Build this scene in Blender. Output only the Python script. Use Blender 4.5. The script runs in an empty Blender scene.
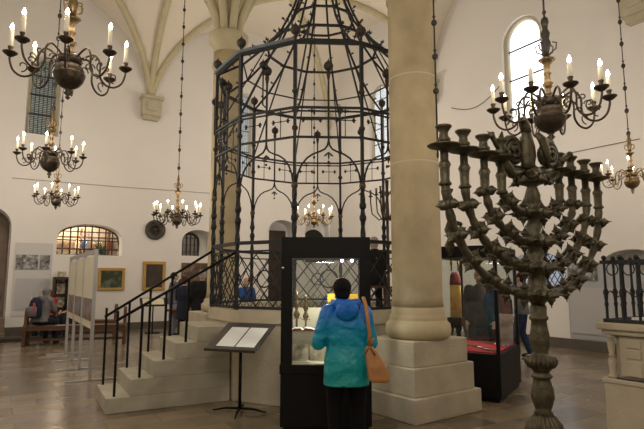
import bpy, bmesh, math, random
from math import sin, cos, pi, radians, atan, atan2, hypot, sqrt
from mathutils import Vector, Matrix
random.seed(7)
S = bpy.context.scene
COL = S.collection
# ------------------------------------------------------------------ camera
CH = 1.55; F = 520.0; P = atan(65.5 / F); SP, CP = sin(P), cos(P)
cam = bpy.data.cameras.new('camera'); cam.sensor_width = 36; cam.lens = 36 * F / 644
cam.clip_start = .05; cam.clip_end = 200
camo = bpy.data.objects.new('camera', cam); COL.objects.link(camo)
camo.location = (0, 0, CH); camo.rotation_euler = (pi / 2 + P, 0, 0)
S.camera = camo
def up(px, py, h=0.0):
    x = (px - 322) / F; y = (214.5 - py) / F; dz = y * CP + SP; t = (h - CH) / dz
    return Vector((x * t, (CP - y * SP) * t, h))
def at(px, py, Y):
    x = (px - 322) / F; y = (214.5 - py) / F; t = Y / (CP - y * SP)
    return Vector((x * t, Y, CH + (y * CP + SP) * t))
# room frame: A along the column row, B across
O = Vector((-2.08, 11.0, 0)); TH = radians(32)
A = Vector((-sin(TH), cos(TH), 0)); B = Vector((cos(TH), sin(TH), 0))
AE, BE, AN = 7.0, 7.2, -12.6
def W(a, b, z=0): return O + a * A + b * B + Vector((0, 0, z))
def on_left(px, py):
    x = (px - 322) / F; y = (214.5 - py) / F
    d = Vector((x, CP - y * SP, y * CP + SP)); c = Vector((0, 0, CH))
    t = (W(AE, 0) - c).dot(A) / d.dot(A); p = c + d * t
    return (p - O).dot(B), p.z
def on_right(px, py):
    x = (px - 322) / F; y = (214.5 - py) / F
    d = Vector((x, CP - y * SP, y * CP + SP)); c = Vector((0, 0, CH))
    t = (W(0, BE) - c).dot(B) / d.dot(B); p = c + d * t
    return (p - O).dot(A), p.z

# ------------------------------------------------------------------ materials
def mat(name, col, rough=.6, metal=0.0, var=0.0, vs=6.0, bump=0.0, bs=40.0, emit=None, es=0, stretch=None, spec=None):
    m = bpy.data.materials.new(name); m.use_nodes = True
    nt = m.node_tree; b = nt.nodes['Principled BSDF']
    b.inputs['Base Color'].default_value = (*col, 1); b.inputs['Roughness'].default_value = rough
    b.inputs['Metallic'].default_value = metal
    if spec is not None: b.inputs['Specular IOR Level'].default_value = spec
    if var or bump:
        tc = nt.nodes.new('ShaderNodeTexCoord'); mp = nt.nodes.new('ShaderNodeMapping')
        nt.links.new(tc.outputs['Object'], mp.inputs['Vector'])
        if stretch: mp.inputs['Scale'].default_value = stretch
    if var:
        n = nt.nodes.new('ShaderNodeTexNoise'); n.inputs['Scale'].default_value = vs; n.inputs['Detail'].default_value = 5
        r = nt.nodes.new('ShaderNodeValToRGB')
        r.color_ramp.elements[0].position = .3; r.color_ramp.elements[1].position = .7
        r.color_ramp.elements[0].color = (*[max(0, c * (1 - var)) for c in col], 1)
        r.color_ramp.elements[1].color = (*[min(1, c * (1 + var)) for c in col], 1)
        nt.links.new(mp.outputs[0], n.inputs['Vector']); nt.links.new(n.outputs['Fac'], r.inputs['Fac'])
        nt.links.new(r.outputs[0], b.inputs['Base Color'])
    if bump:
        n = nt.nodes.new('ShaderNodeTexNoise'); n.inputs['Scale'].default_value = bs; n.inputs['Detail'].default_value = 4
        bp = nt.nodes.new('ShaderNodeBump'); bp.inputs['Strength'].default_value = bump; bp.inputs['Distance'].default_value = .02
        nt.links.new(mp.outputs[0], n.inputs['Vector']); nt.links.new(n.outputs['Fac'], bp.inputs['Height'])
        nt.links.new(bp.outputs[0], b.inputs['Normal'])
    if emit:
        b.inputs['Emission Color'].default_value = (*emit, 1); b.inputs['Emission Strength'].default_value = es
    return m
M = {}
M['plaster'] = mat('plaster', (.785, .765, .735), .9, var=.03, vs=.6)
M['vault'] = mat('vault_plaster', (.80, .735, .63), .9, var=.03, vs=.7)
M['rib'] = mat('rib_stone', (.56, .505, .335), .85, var=.08, vs=5, bump=.2)
M['column'] = mat('column_stone', (.50, .415, .26), .75, var=.2, vs=2.2, bump=.25, bs=30)
M['sand'] = mat('sandstone', (.47, .415, .31), .8, var=.16, vs=3, bump=.3, bs=35)
M['step'] = mat('stair_stone', (.43, .40, .31), .75, var=.14, vs=4, bump=.2, bs=40)
M['carved'] = mat('carved_stone', (.52, .46, .34), .75, var=.1, vs=5, bump=.2, bs=50)
M['iron'] = mat('wrought_iron', (.022, .025, .029), .55, .3, var=.35, vs=30, bump=.3, bs=80)
M['ball'] = mat('bronze_knob', (.05, .043, .034), .55, .4, var=.3, vs=60)
M['gold'] = mat('gilt_knob', (.12, .09, .05), .5, .5, var=.3, vs=60)
M['bluesteel'] = mat('pale_steel', (.24, .28, .33), .45, .6, var=.3, vs=60)
M['black'] = mat('black_paint', (.006, .006, .0065), .5, 0, var=.2, vs=8, spec=.2)
M['bronze'] = mat('menorah_bronze', (.095, .083, .052), .42, .7, var=.35, vs=25, bump=.35, bs=90)
M['chand'] = mat('chandelier_brass', (.075, .058, .042), .42, .75, var=.3, vs=30)
M['brass'] = mat('bright_brass', (.20, .14, .07), .4, .8, var=.25, vs=30)
M['rod'] = mat('chain_iron', (.05, .045, .04), .6, .4)
M['candle'] = mat('candle_wax', (.82, .77, .60), .5, emit=(1, .85, .6), es=.12)
M['bulb'] = mat('lit_bulb', (1, .95, .85), .3, emit=(1, .86, .68), es=42)
M['wood'] = mat('bench_wood', (.10, .045, .02), .45, var=.35, vs=6, stretch=(1, 8, 8))
M['darkwood'] = mat('dark_wood', (.035, .022, .015), .5, var=.3, vs=6)
M['baseb'] = mat('skirting', (.10, .085, .07), .6, var=.1)
M['alu'] = mat('aluminium', (.5, .51, .52), .4, .7)
M['paper'] = mat('paper', (.78, .80, .80), .7)
M['cream'] = mat('cream_poster', (.66, .62, .47), .7, var=.06, vs=3)
M['gilt'] = mat('gilt_frame', (.45, .28, .08), .45, .4, var=.25, vs=40)
M['leather'] = mat('tan_leather', (.47, .22, .075), .5, var=.12, vs=14, bump=.2, bs=60)
M['redcloth'] = mat('red_velvet', (.42, .015, .03), .9, var=.2, vs=12)
M['silver'] = mat('silver', (.6, .6, .6), .25, .95, var=.15, vs=40)
M['skin'] = mat('skin', (.50, .30, .21), .6)
M['winframe'] = mat('window_lead', (.03, .03, .035), .6)
M['stoneframe'] = mat('window_surround', (.50, .46, .34), .8, var=.08, vs=6)
M['glow'] = mat('daylit_pane', (.8, .85, .9), .3, emit=(.93, .96, 1), es=2.6)
M['outlight'] = mat('bluish_lamp', (.7, .8, 1), .3, emit=(.65, .78, 1), es=9)
M['bookred'] = mat('red_binding', (.45, .04, .03), .6)
M['label'] = mat('label_card', (.55, .52, .42), .7)
M['grey_panel'] = mat('grey_panel', (.52, .52, .53), .6)

def glass_mat(name, tint, a=.12, rough=.02):
    m = bpy.data.materials.new(name); m.use_nodes = True; nt = m.node_tree; nt.nodes.clear()
    o = nt.nodes.new('ShaderNodeOutputMaterial'); mx = nt.nodes.new('ShaderNodeMixShader')
    t = nt.nodes.new('ShaderNodeBsdfTransparent'); g = nt.nodes.new('ShaderNodeBsdfGlossy')
    t.inputs[0].default_value = (*tint, 1); g.inputs['Roughness'].default_value = rough
    mx.inputs[0].default_value = a
    nt.links.new(t.outputs[0], mx.inputs[1]); nt.links.new(g.outputs[0], mx.inputs[2]); nt.links.new(mx.outputs[0], o.inputs[0])
    return m
M['glass'] = glass_mat('case_glass', (.93, .95, .94), .05)

def leaded(name, col, es, sc=(12, 12), lead=(.04, .04, .04), rot=0, mortar=.06, var=.2, bw=.5, rh=.25):
    """leaded panes: brick pattern of glass quarries, lit by the day outside"""
    m = bpy.data.materials.new(name); m.use_nodes = True; nt = m.node_tree; b = nt.nodes['Principled BSDF']
    tc = nt.nodes.new('ShaderNodeTexCoord'); mp = nt.nodes.new('ShaderNodeMapping'); br = nt.nodes.new('ShaderNodeTexBrick')
    mp.inputs['Rotation'].default_value = (0, 0, rot)
    nt.links.new(tc.outputs['UV'], mp.inputs[0]); nt.links.new(mp.outputs[0], br.inputs[0])
    br.offset = 0; br.inputs['Scale'].default_value = sc[0]
    br.inputs['Color1'].default_value = (*[c * (1 - var) for c in col], 1); br.inputs['Color2'].default_value = (*[min(1, c * (1 + var)) for c in col], 1)
    br.inputs['Mortar'].default_value = (*lead, 1); br.inputs['Mortar Size'].default_value = mortar
    br.inputs['Brick Width'].default_value = bw; br.inputs['Row Height'].default_value = rh
    nt.links.new(br.outputs[0], b.inputs['Base Color']); nt.links.new(br.outputs[0], b.inputs['Emission Color'])
    b.inputs['Emission Strength'].default_value = es; b.inputs['Roughness'].default_value = .25
    return m
M['stained'] = leaded('stained_leaded_glass', (.22, .26, .24), .4, (4.5, 1), var=.15)
M['pale_lead'] = leaded('pale_leaded_glass', (.78, .84, .88), 1.1, (7, 1), lead=(.1, .1, .1), mortar=.05, var=.1)
M['greylead'] = leaded('grey_leaded_glass', (.46, .52, .55), .6, (6, 1), lead=(.08, .08, .08), mortar=.05, var=.15)

def floor_mat():
    m = bpy.data.materials.new('floor_tiles'); m.use_nodes = True; nt = m.node_tree; b = nt.nodes['Principled BSDF']
    tc = nt.nodes.new('ShaderNodeTexCoord'); mp = nt.nodes.new('ShaderNodeMapping'); mp.inputs['Rotation'].default_value = (0, 0, -TH)
    br = nt.nodes.new('ShaderNodeTexBrick'); br.offset = .5
    br.inputs['Scale'].default_value = 1; br.inputs['Brick Width'].default_value = .56; br.inputs['Row Height'].default_value = .40
    br.inputs['Mortar Size'].default_value = .006; br.inputs['Mortar Smooth'].default_value = .3
    br.inputs['Color1'].default_value = (.285, .225, .15, 1); br.inputs['Color2'].default_value = (.135, .108, .074, 1)
    br.inputs['Mortar'].default_value = (.17, .13, .095, 1)
    n = nt.nodes.new('ShaderNodeTexNoise'); n.inputs['Scale'].default_value = 2.2; n.inputs['Detail'].default_value = 6
    r = nt.nodes.new('ShaderNodeValToRGB'); r.color_ramp.elements[0].color = (.72, .7, .68, 1); r.color_ramp.elements[1].color = (1.15, 1.15, 1.15, 1)
    mx = nt.nodes.new('ShaderNodeMixRGB'); mx.blend_type = 'MULTIPLY'; mx.inputs[0].default_value = 1
    nt.links.new(tc.outputs['Object'], mp.inputs[0]); nt.links.new(mp.outputs[0], br.inputs[0]); nt.links.new(mp.outputs[0], n.inputs[0])
    nt.links.new(n.outputs[0], r.inputs[0]); nt.links.new(br.outputs[0], mx.inputs[1]); nt.links.new(r.outputs[0], mx.inputs[2])
    nt.links.new(mx.outputs[0], b.inputs['Base Color'])
    rr = nt.nodes.new('ShaderNodeMapRange'); rr.inputs[3].default_value = .13; rr.inputs[4].default_value = .34
    nt.links.new(n.outputs[0], rr.inputs[0]); nt.links.new(rr.outputs[0], b.inputs['Roughness'])
    return m
M['floor'] = floor_mat()

def speckle(name, cols, scale=8, rough=.6):
    """a picture or print: blotches of its own colours"""
    m = bpy.data.materials.new(name); m.use_nodes = True; nt = m.node_tree; b = nt.nodes['Principled BSDF']
    tc = nt.nodes.new('ShaderNodeTexCoord'); n = nt.nodes.new('ShaderNodeTexNoise'); r = nt.nodes.new('ShaderNodeValToRGB')
    n.inputs['Scale'].default_value = scale; n.inputs['Detail'].default_value = 6
    r.color_ramp.elements[0].position = .3; r.color_ramp.elements[1].position = .7
    r.color_ramp.elements[0].color = (*cols[0], 1); r.color_ramp.elements[1].color = (*cols[-1], 1)
    for i, c in enumerate(cols[1:-1]):
        e = r.color_ramp.elements.new(.3 + .4 * (i + 1) / (len(cols) - 1)); e.color = (*c, 1)
    nt.links.new(tc.outputs['Object'], n.inputs[0]); nt.links.new(n.outputs[0], r.inputs[0]); nt.links.new(r.outputs[0], b.inputs['Base Color'])
    b.inputs['Roughness'].default_value = rough
    return m
M['photo'] = speckle('old_photograph', [(.03, .03, .03), (.2, .2, .2), (.55, .55, .53)], 9)
M['sepia'] = speckle('sepia_photograph', [(.10, .08, .05), (.42, .36, .26), (.75, .70, .58)], 10)
M['landscape'] = speckle('landscape_canvas', [(.012, .018, .008), (.03, .04, .018), (.18, .2, .14)], 3.2, .4)
M['darkcanvas'] = speckle('dark_canvas', [(.015, .01, .006), (.03, .018, .01), (.07, .04, .02)], 3, .4)
M['bookcanvas'] = speckle('figures_canvas', [(.02, .012, .01), (.09, .05, .03), (.30, .2, .13)], 5, .4)
M['print'] = speckle('street_print', [(.05, .04, .04), (.25, .18, .13), (.2, .3, .5)], 5)
M['greytext'] = speckle('grey_text_panel', [(.44, .44, .45), (.47, .47, .48), (.5, .5, .51)], 30)
M['mantle'] = speckle('gold_embroidery', [(.62, .36, .08), (.75, .5, .16), (.5, .22, .05)], 9)

def text_mat(name, paper, ink, lines):
    m = bpy.data.materials.new(name); m.use_nodes = True; nt = m.node_tree; b = nt.nodes['Principled BSDF']
    tc = nt.nodes.new('ShaderNodeTexCoord'); mp = nt.nodes.new('ShaderNodeMapping'); br = nt.nodes.new('ShaderNodeTexBrick')
    mp.inputs['Scale'].default_value = (1, 1, 1); br.inputs['Scale'].default_value = lines
    br.inputs['Brick Width'].default_value = 2.3; br.inputs['Row Height'].default_value = .25; br.inputs['Mortar Size'].default_value = .035
    br.inputs['Color1'].default_value = (*ink, 1); br.inputs['Color2'].default_value = (*[(i + p) / 2 for i, p in zip(ink, paper)], 1); br.inputs['Mortar'].default_value = (*paper, 1)
    br.inputs['Mortar Size'].default_value = .09
    nt.links.new(tc.outputs['UV'], mp.inputs[0]); nt.links.new(mp.outputs[0], br.inputs[0]); nt.links.new(br.outputs[0], b.inputs['Base Color'])
    b.inputs['Roughness'].default_value = .6
    return m
M['textpage'] = text_mat('printed_page', (.82, .84, .84), (.62, .64, .65), 6)

def coat_mat():
    m = bpy.data.materials.new('ombre_nylon'); m.use_nodes = True; nt = m.node_tree; b = nt.nodes['Principled BSDF']
    tc = nt.nodes.new('ShaderNodeTexCoord'); sx = nt.nodes.new('ShaderNodeSeparateXYZ'); mr = nt.nodes.new('ShaderNodeMapRange'); r = nt.nodes.new('ShaderNodeValToRGB')
    mr.inputs[1].default_value = .55; mr.inputs[2].default_value = 1.42
    e = r.color_ramp.elements; e[0].color = (.0, .30, .26, 1); e[1].color = (.005, .13, .66, 1)
    x = e.new(.40); x.color = (.0, .31, .37, 1)
    x = e.new(.66); x.color = (.0, .27, .50, 1); x = e.new(.82); x.color = (.003, .17, .62, 1)
    nt.links.new(tc.outputs['Object'], sx.inputs[0]); nt.links.new(sx.outputs[2], mr.inputs[0]); nt.links.new(mr.outputs[0], r.inputs[0]); nt.links.new(r.outputs[0], b.inputs['Base Color'])
    w = nt.nodes.new('ShaderNodeTexWave'); w.bands_direction = 'Z'; w.inputs['Scale'].default_value = 1.7; w.inputs['Distortion'].default_value = 14; w.inputs['Detail'].default_value = 4; w.inputs['Detail Scale'].default_value = 1.6
    bp = nt.nodes.new('ShaderNodeBump'); bp.inputs['Strength'].default_value = .55; bp.inputs['Distance'].default_value = .02
    nt.links.new(tc.outputs['Object'], w.inputs[0]); nt.links.new(w.outputs[1], bp.inputs['Height']); nt.links.new(bp.outputs[0], b.inputs['Normal'])
    b.inputs['Roughness'].default_value = .45
    return m
M['coat'] = coat_mat()
def cloth(n, c, r=.85): 
    if n not in M: M[n] = mat(n, c, r, var=.12, vs=10, bump=.25, bs=14, spec=.2)
    return M[n]

# ------------------------------------------------------------------ mesh builder
class MB:
    def __init__(s): s.v = []; s.f = []; s.sm = []; s.M = None; s.uv = None
    def add(s, vs, fs, smooth=False):
        o = len(s.v)
        for p in vs:
            p = Vector(p)
            s.v.append(s.M @ p if s.M else p)
        for f in fs: s.f.append([i + o for i in f]); s.sm.append(smooth)
        return s
    def box(s, c, d, rz=0, rx=0, ry=0):
        hx, hy, hz = d[0] / 2, d[1] / 2, d[2] / 2
        R = Matrix.Rotation(rz, 3, 'Z') @ Matrix.Rotation(ry, 3, 'Y') @ Matrix.Rotation(rx, 3, 'X')
        vs = [Vector(c) + R @ Vector((x, y, z)) for x, y, z in ((-hx, -hy, -hz), (hx, -hy, -hz), (hx, hy, -hz), (-hx, hy, -hz), (-hx, -hy, hz), (hx, -hy, hz), (hx, hy, hz), (-hx, hy, hz))]
        return s.add(vs, [(0, 3, 2, 1), (4, 5, 6, 7), (0, 1, 5, 4), (1, 2, 6, 5), (2, 3, 7, 6), (3, 0, 4, 7)])
    def bx(s, x0, x1, y0, y1, z0, z1): return s.box(((x0 + x1) / 2, (y0 + y1) / 2, (z0 + z1) / 2), (x1 - x0, y1 - y0, z1 - z0))
    def tube(s, pts, r, n=6, caps=True, closed=False, sq=False, flat=1.0):
        pts = [Vector(p) for p in pts]; k = len(pts)
        rs = r if isinstance(r, (list, tuple)) else [r] * k
        vs = []; up_ = None
        for i, p in enumerate(pts):
            if closed: t = pts[(i + 1) % k] - pts[i - 1]
            else: t = pts[min(i + 1, k - 1)] - pts[max(i - 1, 0)]
            if t.length < 1e-9: t = Vector((0, 0, 1))
            t.normalize()
            if up_ is None:
                up_ = Vector((0, 0, 1)) if abs(t.z) < .9 else Vector((1, 0, 0))
            x = up_ - t * up_.dot(t)
            if x.length < 1e-6: x = Vector((0, 1, 0)) - t * t.y
            x.normalize(); y = t.cross(x); up_ = x
            for j in range(n):
                a = 2 * pi * (j + (.5 if sq else 0)) / n
                vs.append(p + (x * cos(a) + y * sin(a) * flat) * rs[i])
        fs = []
        for i in range(k - (0 if closed else 1)):
            i2 = (i + 1) % k
            for j in range(n):
                j2 = (j + 1) % n
                fs.append((i * n + j, i2 * n + j, i2 * n + j2, i * n + j2))
        if caps and not closed:
            fs.append(tuple(range(n))[::1]); fs.append(tuple(range((k - 1) * n, k * n))[::-1])
        return s.add(vs, fs, not sq)
    def bar(s, a, b, w=.02): return s.tube([a, b], w * .7071, 4, sq=True)
    def lathe(s, prof, c=(0, 0, 0), n=16, gad=None, smooth=True, sx=1, sy=1):
        vs = []; c = Vector(c)
        for (r, z) in prof:
            for j in range(n):
                a = 2 * pi * j / n
                rr = r
                if gad and gad[1] <= z <= gad[2]: rr = r * (1 + gad[3] * abs(sin(gad[0] * a / 2 + (gad[4] * (z - gad[1]) if len(gad) > 4 else 0))) - gad[3] * .5)
                vs.append(c + Vector((rr * cos(a) * sx, rr * sin(a) * sy, z)))
        fs = []
        k = len(prof)
        for i in range(k - 1):
            for j in range(n):
                j2 = (j + 1) % n; fs.append((i * n + j, i * n + j2, (i + 1) * n + j2, (i + 1) * n + j))
        fs.append(tuple(range(n))[::-1]); fs.append(tuple(range((k - 1) * n, k * n)))
        return s.add(vs, fs, smooth)
    def sph(s, c, r, n=10, sx=1, sy=1, sz=1):
        m = max(4, n // 2 + 1)
        return s.lathe([(max(.0001, r * sin(pi * i / m)), -r * cos(pi * i / m) * sz) for i in range(m + 1)], c, n, sx=sx, sy=sy)
    def prism(s, poly, z0, z1, smooth=False):
        k = len(poly)
        vs = [(x, y, z0) for x, y in poly] + [(x, y, z1) for x, y in poly]
        return s.add(vs, [tuple(range(k))[::-1], tuple(range(k, 2 * k))] + [(i, (i + 1) % k, k + (i + 1) % k, k + i) for i in range(k)], smooth)
    def build(s, name, m, parent=None, loc=None, rz=0, bevel=0, kind=None, uvq=False):
        me = bpy.data.meshes.new(name); me.from_pydata([tuple(p) for p in s.v], [], s.f); me.validate()
        if len(me.polygons) == len(s.sm): me.polygons.foreach_set('use_smooth', s.sm)
        if uvq:
            ul = me.uv_layers.new(name='UVMap')
            for p in me.polygons:
                for li, q in zip(p.loop_indices, ((0, 0), (1, 0), (1, 1), (0, 1))): ul.data[li].uv = q
        if isinstance(m, (list, tuple)):
            for q in m: me.materials.append(q)
        else: me.materials.append(m)
        o = bpy.data.objects.new(name, me); COL.objects.link(o)
        if loc is not None: o.location = loc
        o.rotation_euler.z = rz
        if parent: o.parent = parent
        if bevel:
            b = o.modifiers.new('bevel', 'BEVEL'); b.width = bevel; b.segments = 2; b.limit_method = 'ANGLE'
        if kind: o['kind'] = kind
        return o
def tag(o, label, cat, group=None):
    o['label'] = label; o['category'] = cat
    if group: o['group'] = group
    return o
def thing(name, label, cat, loc=(0, 0, 0), rz=0, group=None):
    o = bpy.data.objects.new(name, None); COL.objects.link(o); o.location = loc; o.rotation_euler.z = rz
    o.empty_display_size = .1
    return tag(o, label, cat, group)
def copy_tree(o, parent=None):
    c = o.copy(); COL.objects.link(c)
    if parent: c.parent = parent
    for ch in list(o.children): copy_tree(ch, c)
    return c

# ------------------------------------------------------------------ room shell
Z0, RISE = 7.3, 3.6
def arch_loop(sc, w, zb, zt, kind='round', n=14):
    h = w / 2
    if kind == 'round': r, zc = h, zt - h
    elif kind == 'rect': return [(sc - h, zb), (sc + h, zb), (sc + h, zt), (sc - h, zt)]
    pts = [(sc - h, zb), (sc + h, zb)]
    if kind == 'round':
        pts += [(sc + r * cos(pi * i / n), zc + r * sin(pi * i / n)) for i in range(n + 1)]
    else:
        rise = kind
        pts += [(sc + h * cos(pi * i / n), zt - rise + rise * sin(pi * i / n) ** .8) for i in range(n + 1)]
    return pts
def wall(name, pos, s0, s1, zt, holes, nrm, depth=.55):
    bm = bmesh.new(); edges = []
    def loop(pts):
        vs = [bm.verts.new(pos(s, z)) for s, z in pts]
        es = [bm.edges.new((vs[i], vs[(i + 1) % len(vs)])) for i in range(len(vs))]
        edges.extend(es); return vs
    loop([(s0, 0), (s1, 0), (s1, zt), (s0, zt)])
    hl = [loop(h[0]) for h in holes]
    bmesh.ops.triangle_fill(bm, use_beauty=True, use_dissolve=False, edges=edges)
    for h, vs in zip(holes, hl):
        d = h[1] if len(h) > 1 else depth
        cx = sum(p[0] for p in h[0]) / len(h[0]); cz = min(p[1] for p in h[0])
        k = h[2] if len(h) > 2 else 1.0
        nv = [bm.verts.new(pos(cx + (s - cx) * k, z) + nrm * d) for s, z in h[0]]
        for i in range(len(vs)):
            j = (i + 1) % len(vs); bm.faces.new((vs[i], vs[j], nv[j], nv[i]))
    bmesh.ops.recalc_face_normals(bm, faces=bm.faces)
    me = bpy.data.meshes.new(name); bm.to_mesh(me); bm.free(); me.materials.append(M['plaster'])
    o = bpy.data.objects.new(name, me); COL.objects.link(o); o['kind'] = 'structure'
    return o
def rect_px(fn, x0, y0, x1, y1, kind):
    """opening on a wall from two opposite corners"""
    s0, zt = fn((x0 + x1) / 2, y0); _, zb = fn((x0 + x1) / 2, y1); a, _ = fn(x0, (y0 + y1) / 2); b, _ = fn(x1, (y0 + y1) / 2)
    sc, w = (a + b) / 2, abs(b - a)
    return (sc, w, zb, zt, arch_loop(sc, w, zb, zt, kind))
H_l1 = rect_px(on_left, 27, 56, 61, 135, 'round')
H_l2 = rect_px(on_left, 237.5, 93, 254, 176, 'round')
H_niche = rect_px(on_left, 57, 224, 122.5, 255, .5)
H_small = rect_px(on_left, 182, 230, 215, 256, .45)
H_door = rect_px(on_left, 268.5, 220, 296, 311, .5); 
H_door2 = rect_px(on_left, 305, 219, 329, 309, .6)
H_arch = rect_px(on_left, -60, 203, 9, 322, .5)
def ground_door(H, rise): 
    sc, w, zb, zt, _ = H; return (sc, w, 0.02, zt, arch_loop(sc, w, .02, zt, rise))
H_door = ground_door(H_door, .45); H_door2 = ground_door(H_door2, .6); H_arch = ground_door(H_arch, .7)
H_r1 = rect_px(on_right, 369, 84, 387, 160, 'round')
H_r2 = rect_px(on_right, 503, 15, 543, 119, 'round')
H_r3 = rect_px(on_right, 509, 252, 566, 296, .5)
H_r4 = rect_px(on_right, 597, 249, 670, 296, .6)
ZW = Z0 + RISE + .3
wall('wall_left', lambda s, z: W(AE, s, z), -BE, BE, ZW,
     [(H_l1[4], .35, .86), (H_l2[4], .35, .86), (H_niche[4], .7, 1.0), (H_small[4], .7, .9), (H_door[4], .7), (H_door2[4], .35), (H_arch[4], 1.0)], A)
wall('wall_right', lambda s, z: W(s, BE, z), AN, AE, ZW, [(H_r1[4], .3, .92), (H_r2[4], .3, .94), (H_r3[4], .5, .9), (H_r4[4], .5, .9)], B)
wall('wall_near', lambda s, z: W(AN, s, z), -BE, BE, ZW, [], A)
wall('wall_far', lambda s, z: W(s, -BE, z), AN, AE, ZW, [], B)
fl = MB(); cs = [W(AN - .5, -BE - .5), W(AN - .5, BE + 1.5), W(AE + 3, BE + 1.5), W(AE + 3, -BE - .5)]
fl.add([Vector(c) for c in cs] + [Vector(c) - Vector((0, 0, .2)) for c in cs], [(0, 1, 2, 3), (7, 6, 5, 4), (0, 4, 5, 1), (1, 5, 6, 2), (2, 6, 7, 3), (3, 7, 4, 0)]).build('floor', M['floor'], kind='structure')
# vault: groin vaulted bays springing from the two columns and the walls
def fz(m): 
    m = min(1, abs(m)); return RISE * (1 - m ** 2.0) ** .5
def vz(s, t): return Z0 + fz(min(abs(s), abs(t)))
CB = {-1: [AE, 0, -5.6, AN], 0: [AE, 0, -5.6, AN], 1: [AE, 1.1, -5.1, AN]}
def bay(i, side):
    """bilinear bay between two springers by the column row and two on the wall"""
    c = CB[0][i], CB[0][i + 1]; w_ = CB[side][i], CB[side][i + 1]
    def P(s, t):
        u = (t + 1) / 2; v_ = (1 - s) / 2
        a1 = c[0] * (1 - u) + w_[0] * u; a0 = c[1] * (1 - u) + w_[1] * u
        return a1 * (1 - v_) + a0 * v_, side * BE * u
    return P
vb = MB(); N = 26
for i3 in range(3):
    for side in (-1, 1):
        P_ = bay(i3, side)
        g = [-cos(pi * i / N) for i in range(N + 1)]
        vs = []; fs = []
        for s in g:
            for t in g:
                a_, b_ = P_(s, t); vs.append(W(a_, b_, vz(s, t)))
        for i in range(N):
            for j in range(N):
                c00, c10, c11, c01 = i * (N + 1) + j, (i + 1) * (N + 1) + j, (i + 1) * (N + 1) + j + 1, i * (N + 1) + j + 1
                if i == j: fs += [(c00, c10, c11), (c00, c11, c01)]
                elif i + j == N - 1: fs += [(c00, c10, c01), (c10, c11, c01)]
                else: fs.append((c00, c10, c11, c01))
        vb.add(vs, fs, True)
vo = vb.build('ceiling', M['vault'], kind='structure')
rc = 0
def rib(fn, n=30, w=.11):
    global rc
    mb = MB(); mb.tube([fn(-cos(pi * i / n)) for i in range(n + 1)], w, 8, flat=.8)
    rc += 1; mb.build('trim_%d' % rc, M['rib'], kind='structure')
for i3 in range(3):
    for side in (-1, 1):
        P_ = bay(i3, side)
        rib(lambda s: W(*P_(s, s), Z0 + fz(s) - .07)); rib(lambda s: W(*P_(s, -s), Z0 + fz(s) - .07))
        if side == 1: rib(lambda s: W(*P_(s, -1), Z0 + fz(s) - .07), 30, .12)
        if i3 < 2: rib(lambda s: W(*P_(-1, s), Z0 + fz(s) - .07), 30, .12)
# corbels
def corbel(p, d):
    mb = MB(); q = atan2(d.y, d.x)
    mb.box(p + Vector((0, 0, .0)) - d * .14, (.34, .62, .56), q); mb.box(p + Vector((0, 0, .32)) - d * .18, (.44, .72, .10), q); mb.box(p + Vector((0, 0, -.34)) - d * .10, (.24, .5, .14), q)
    mb.box(p + Vector((0, 0, .02)) - d * .33, (.05, .34, .3), q)
    return mb.build('trim_%d' % (50 + random.randint(0, 10000)), M['stoneframe'], kind='structure', bevel=.01)
cz = Z0 - .05
corbel(W(AE, 0, cz), A).name = 'trim_51'; corbel(W(-5.2, BE, cz + .12), B).name = 'trim_52'; corbel(W(-5.6, -BE, cz), -B).name = 'trim_53'; corbel(W(1.1, BE, cz + .1), B).name = 'trim_54'
# baseboards
for nm, p0, p1, d in (('baseboard_left', W(AE, H_arch[0] + H_arch[1] / 2), W(AE, H_door[0] - H_door[1] / 2), A), ('baseboard_right', W(AE, BE), W(AN, BE), B)):
    mb = MB(); n = (p1 - p0).normalized(); c = (p0 + p1) / 2 - d * .035
    mb.box((c.x, c.y, .11), ((p1 - p0).length, .07, .22), atan2(n.y, n.x)); mb.build(nm, M['baseb'], kind='structure')

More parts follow.
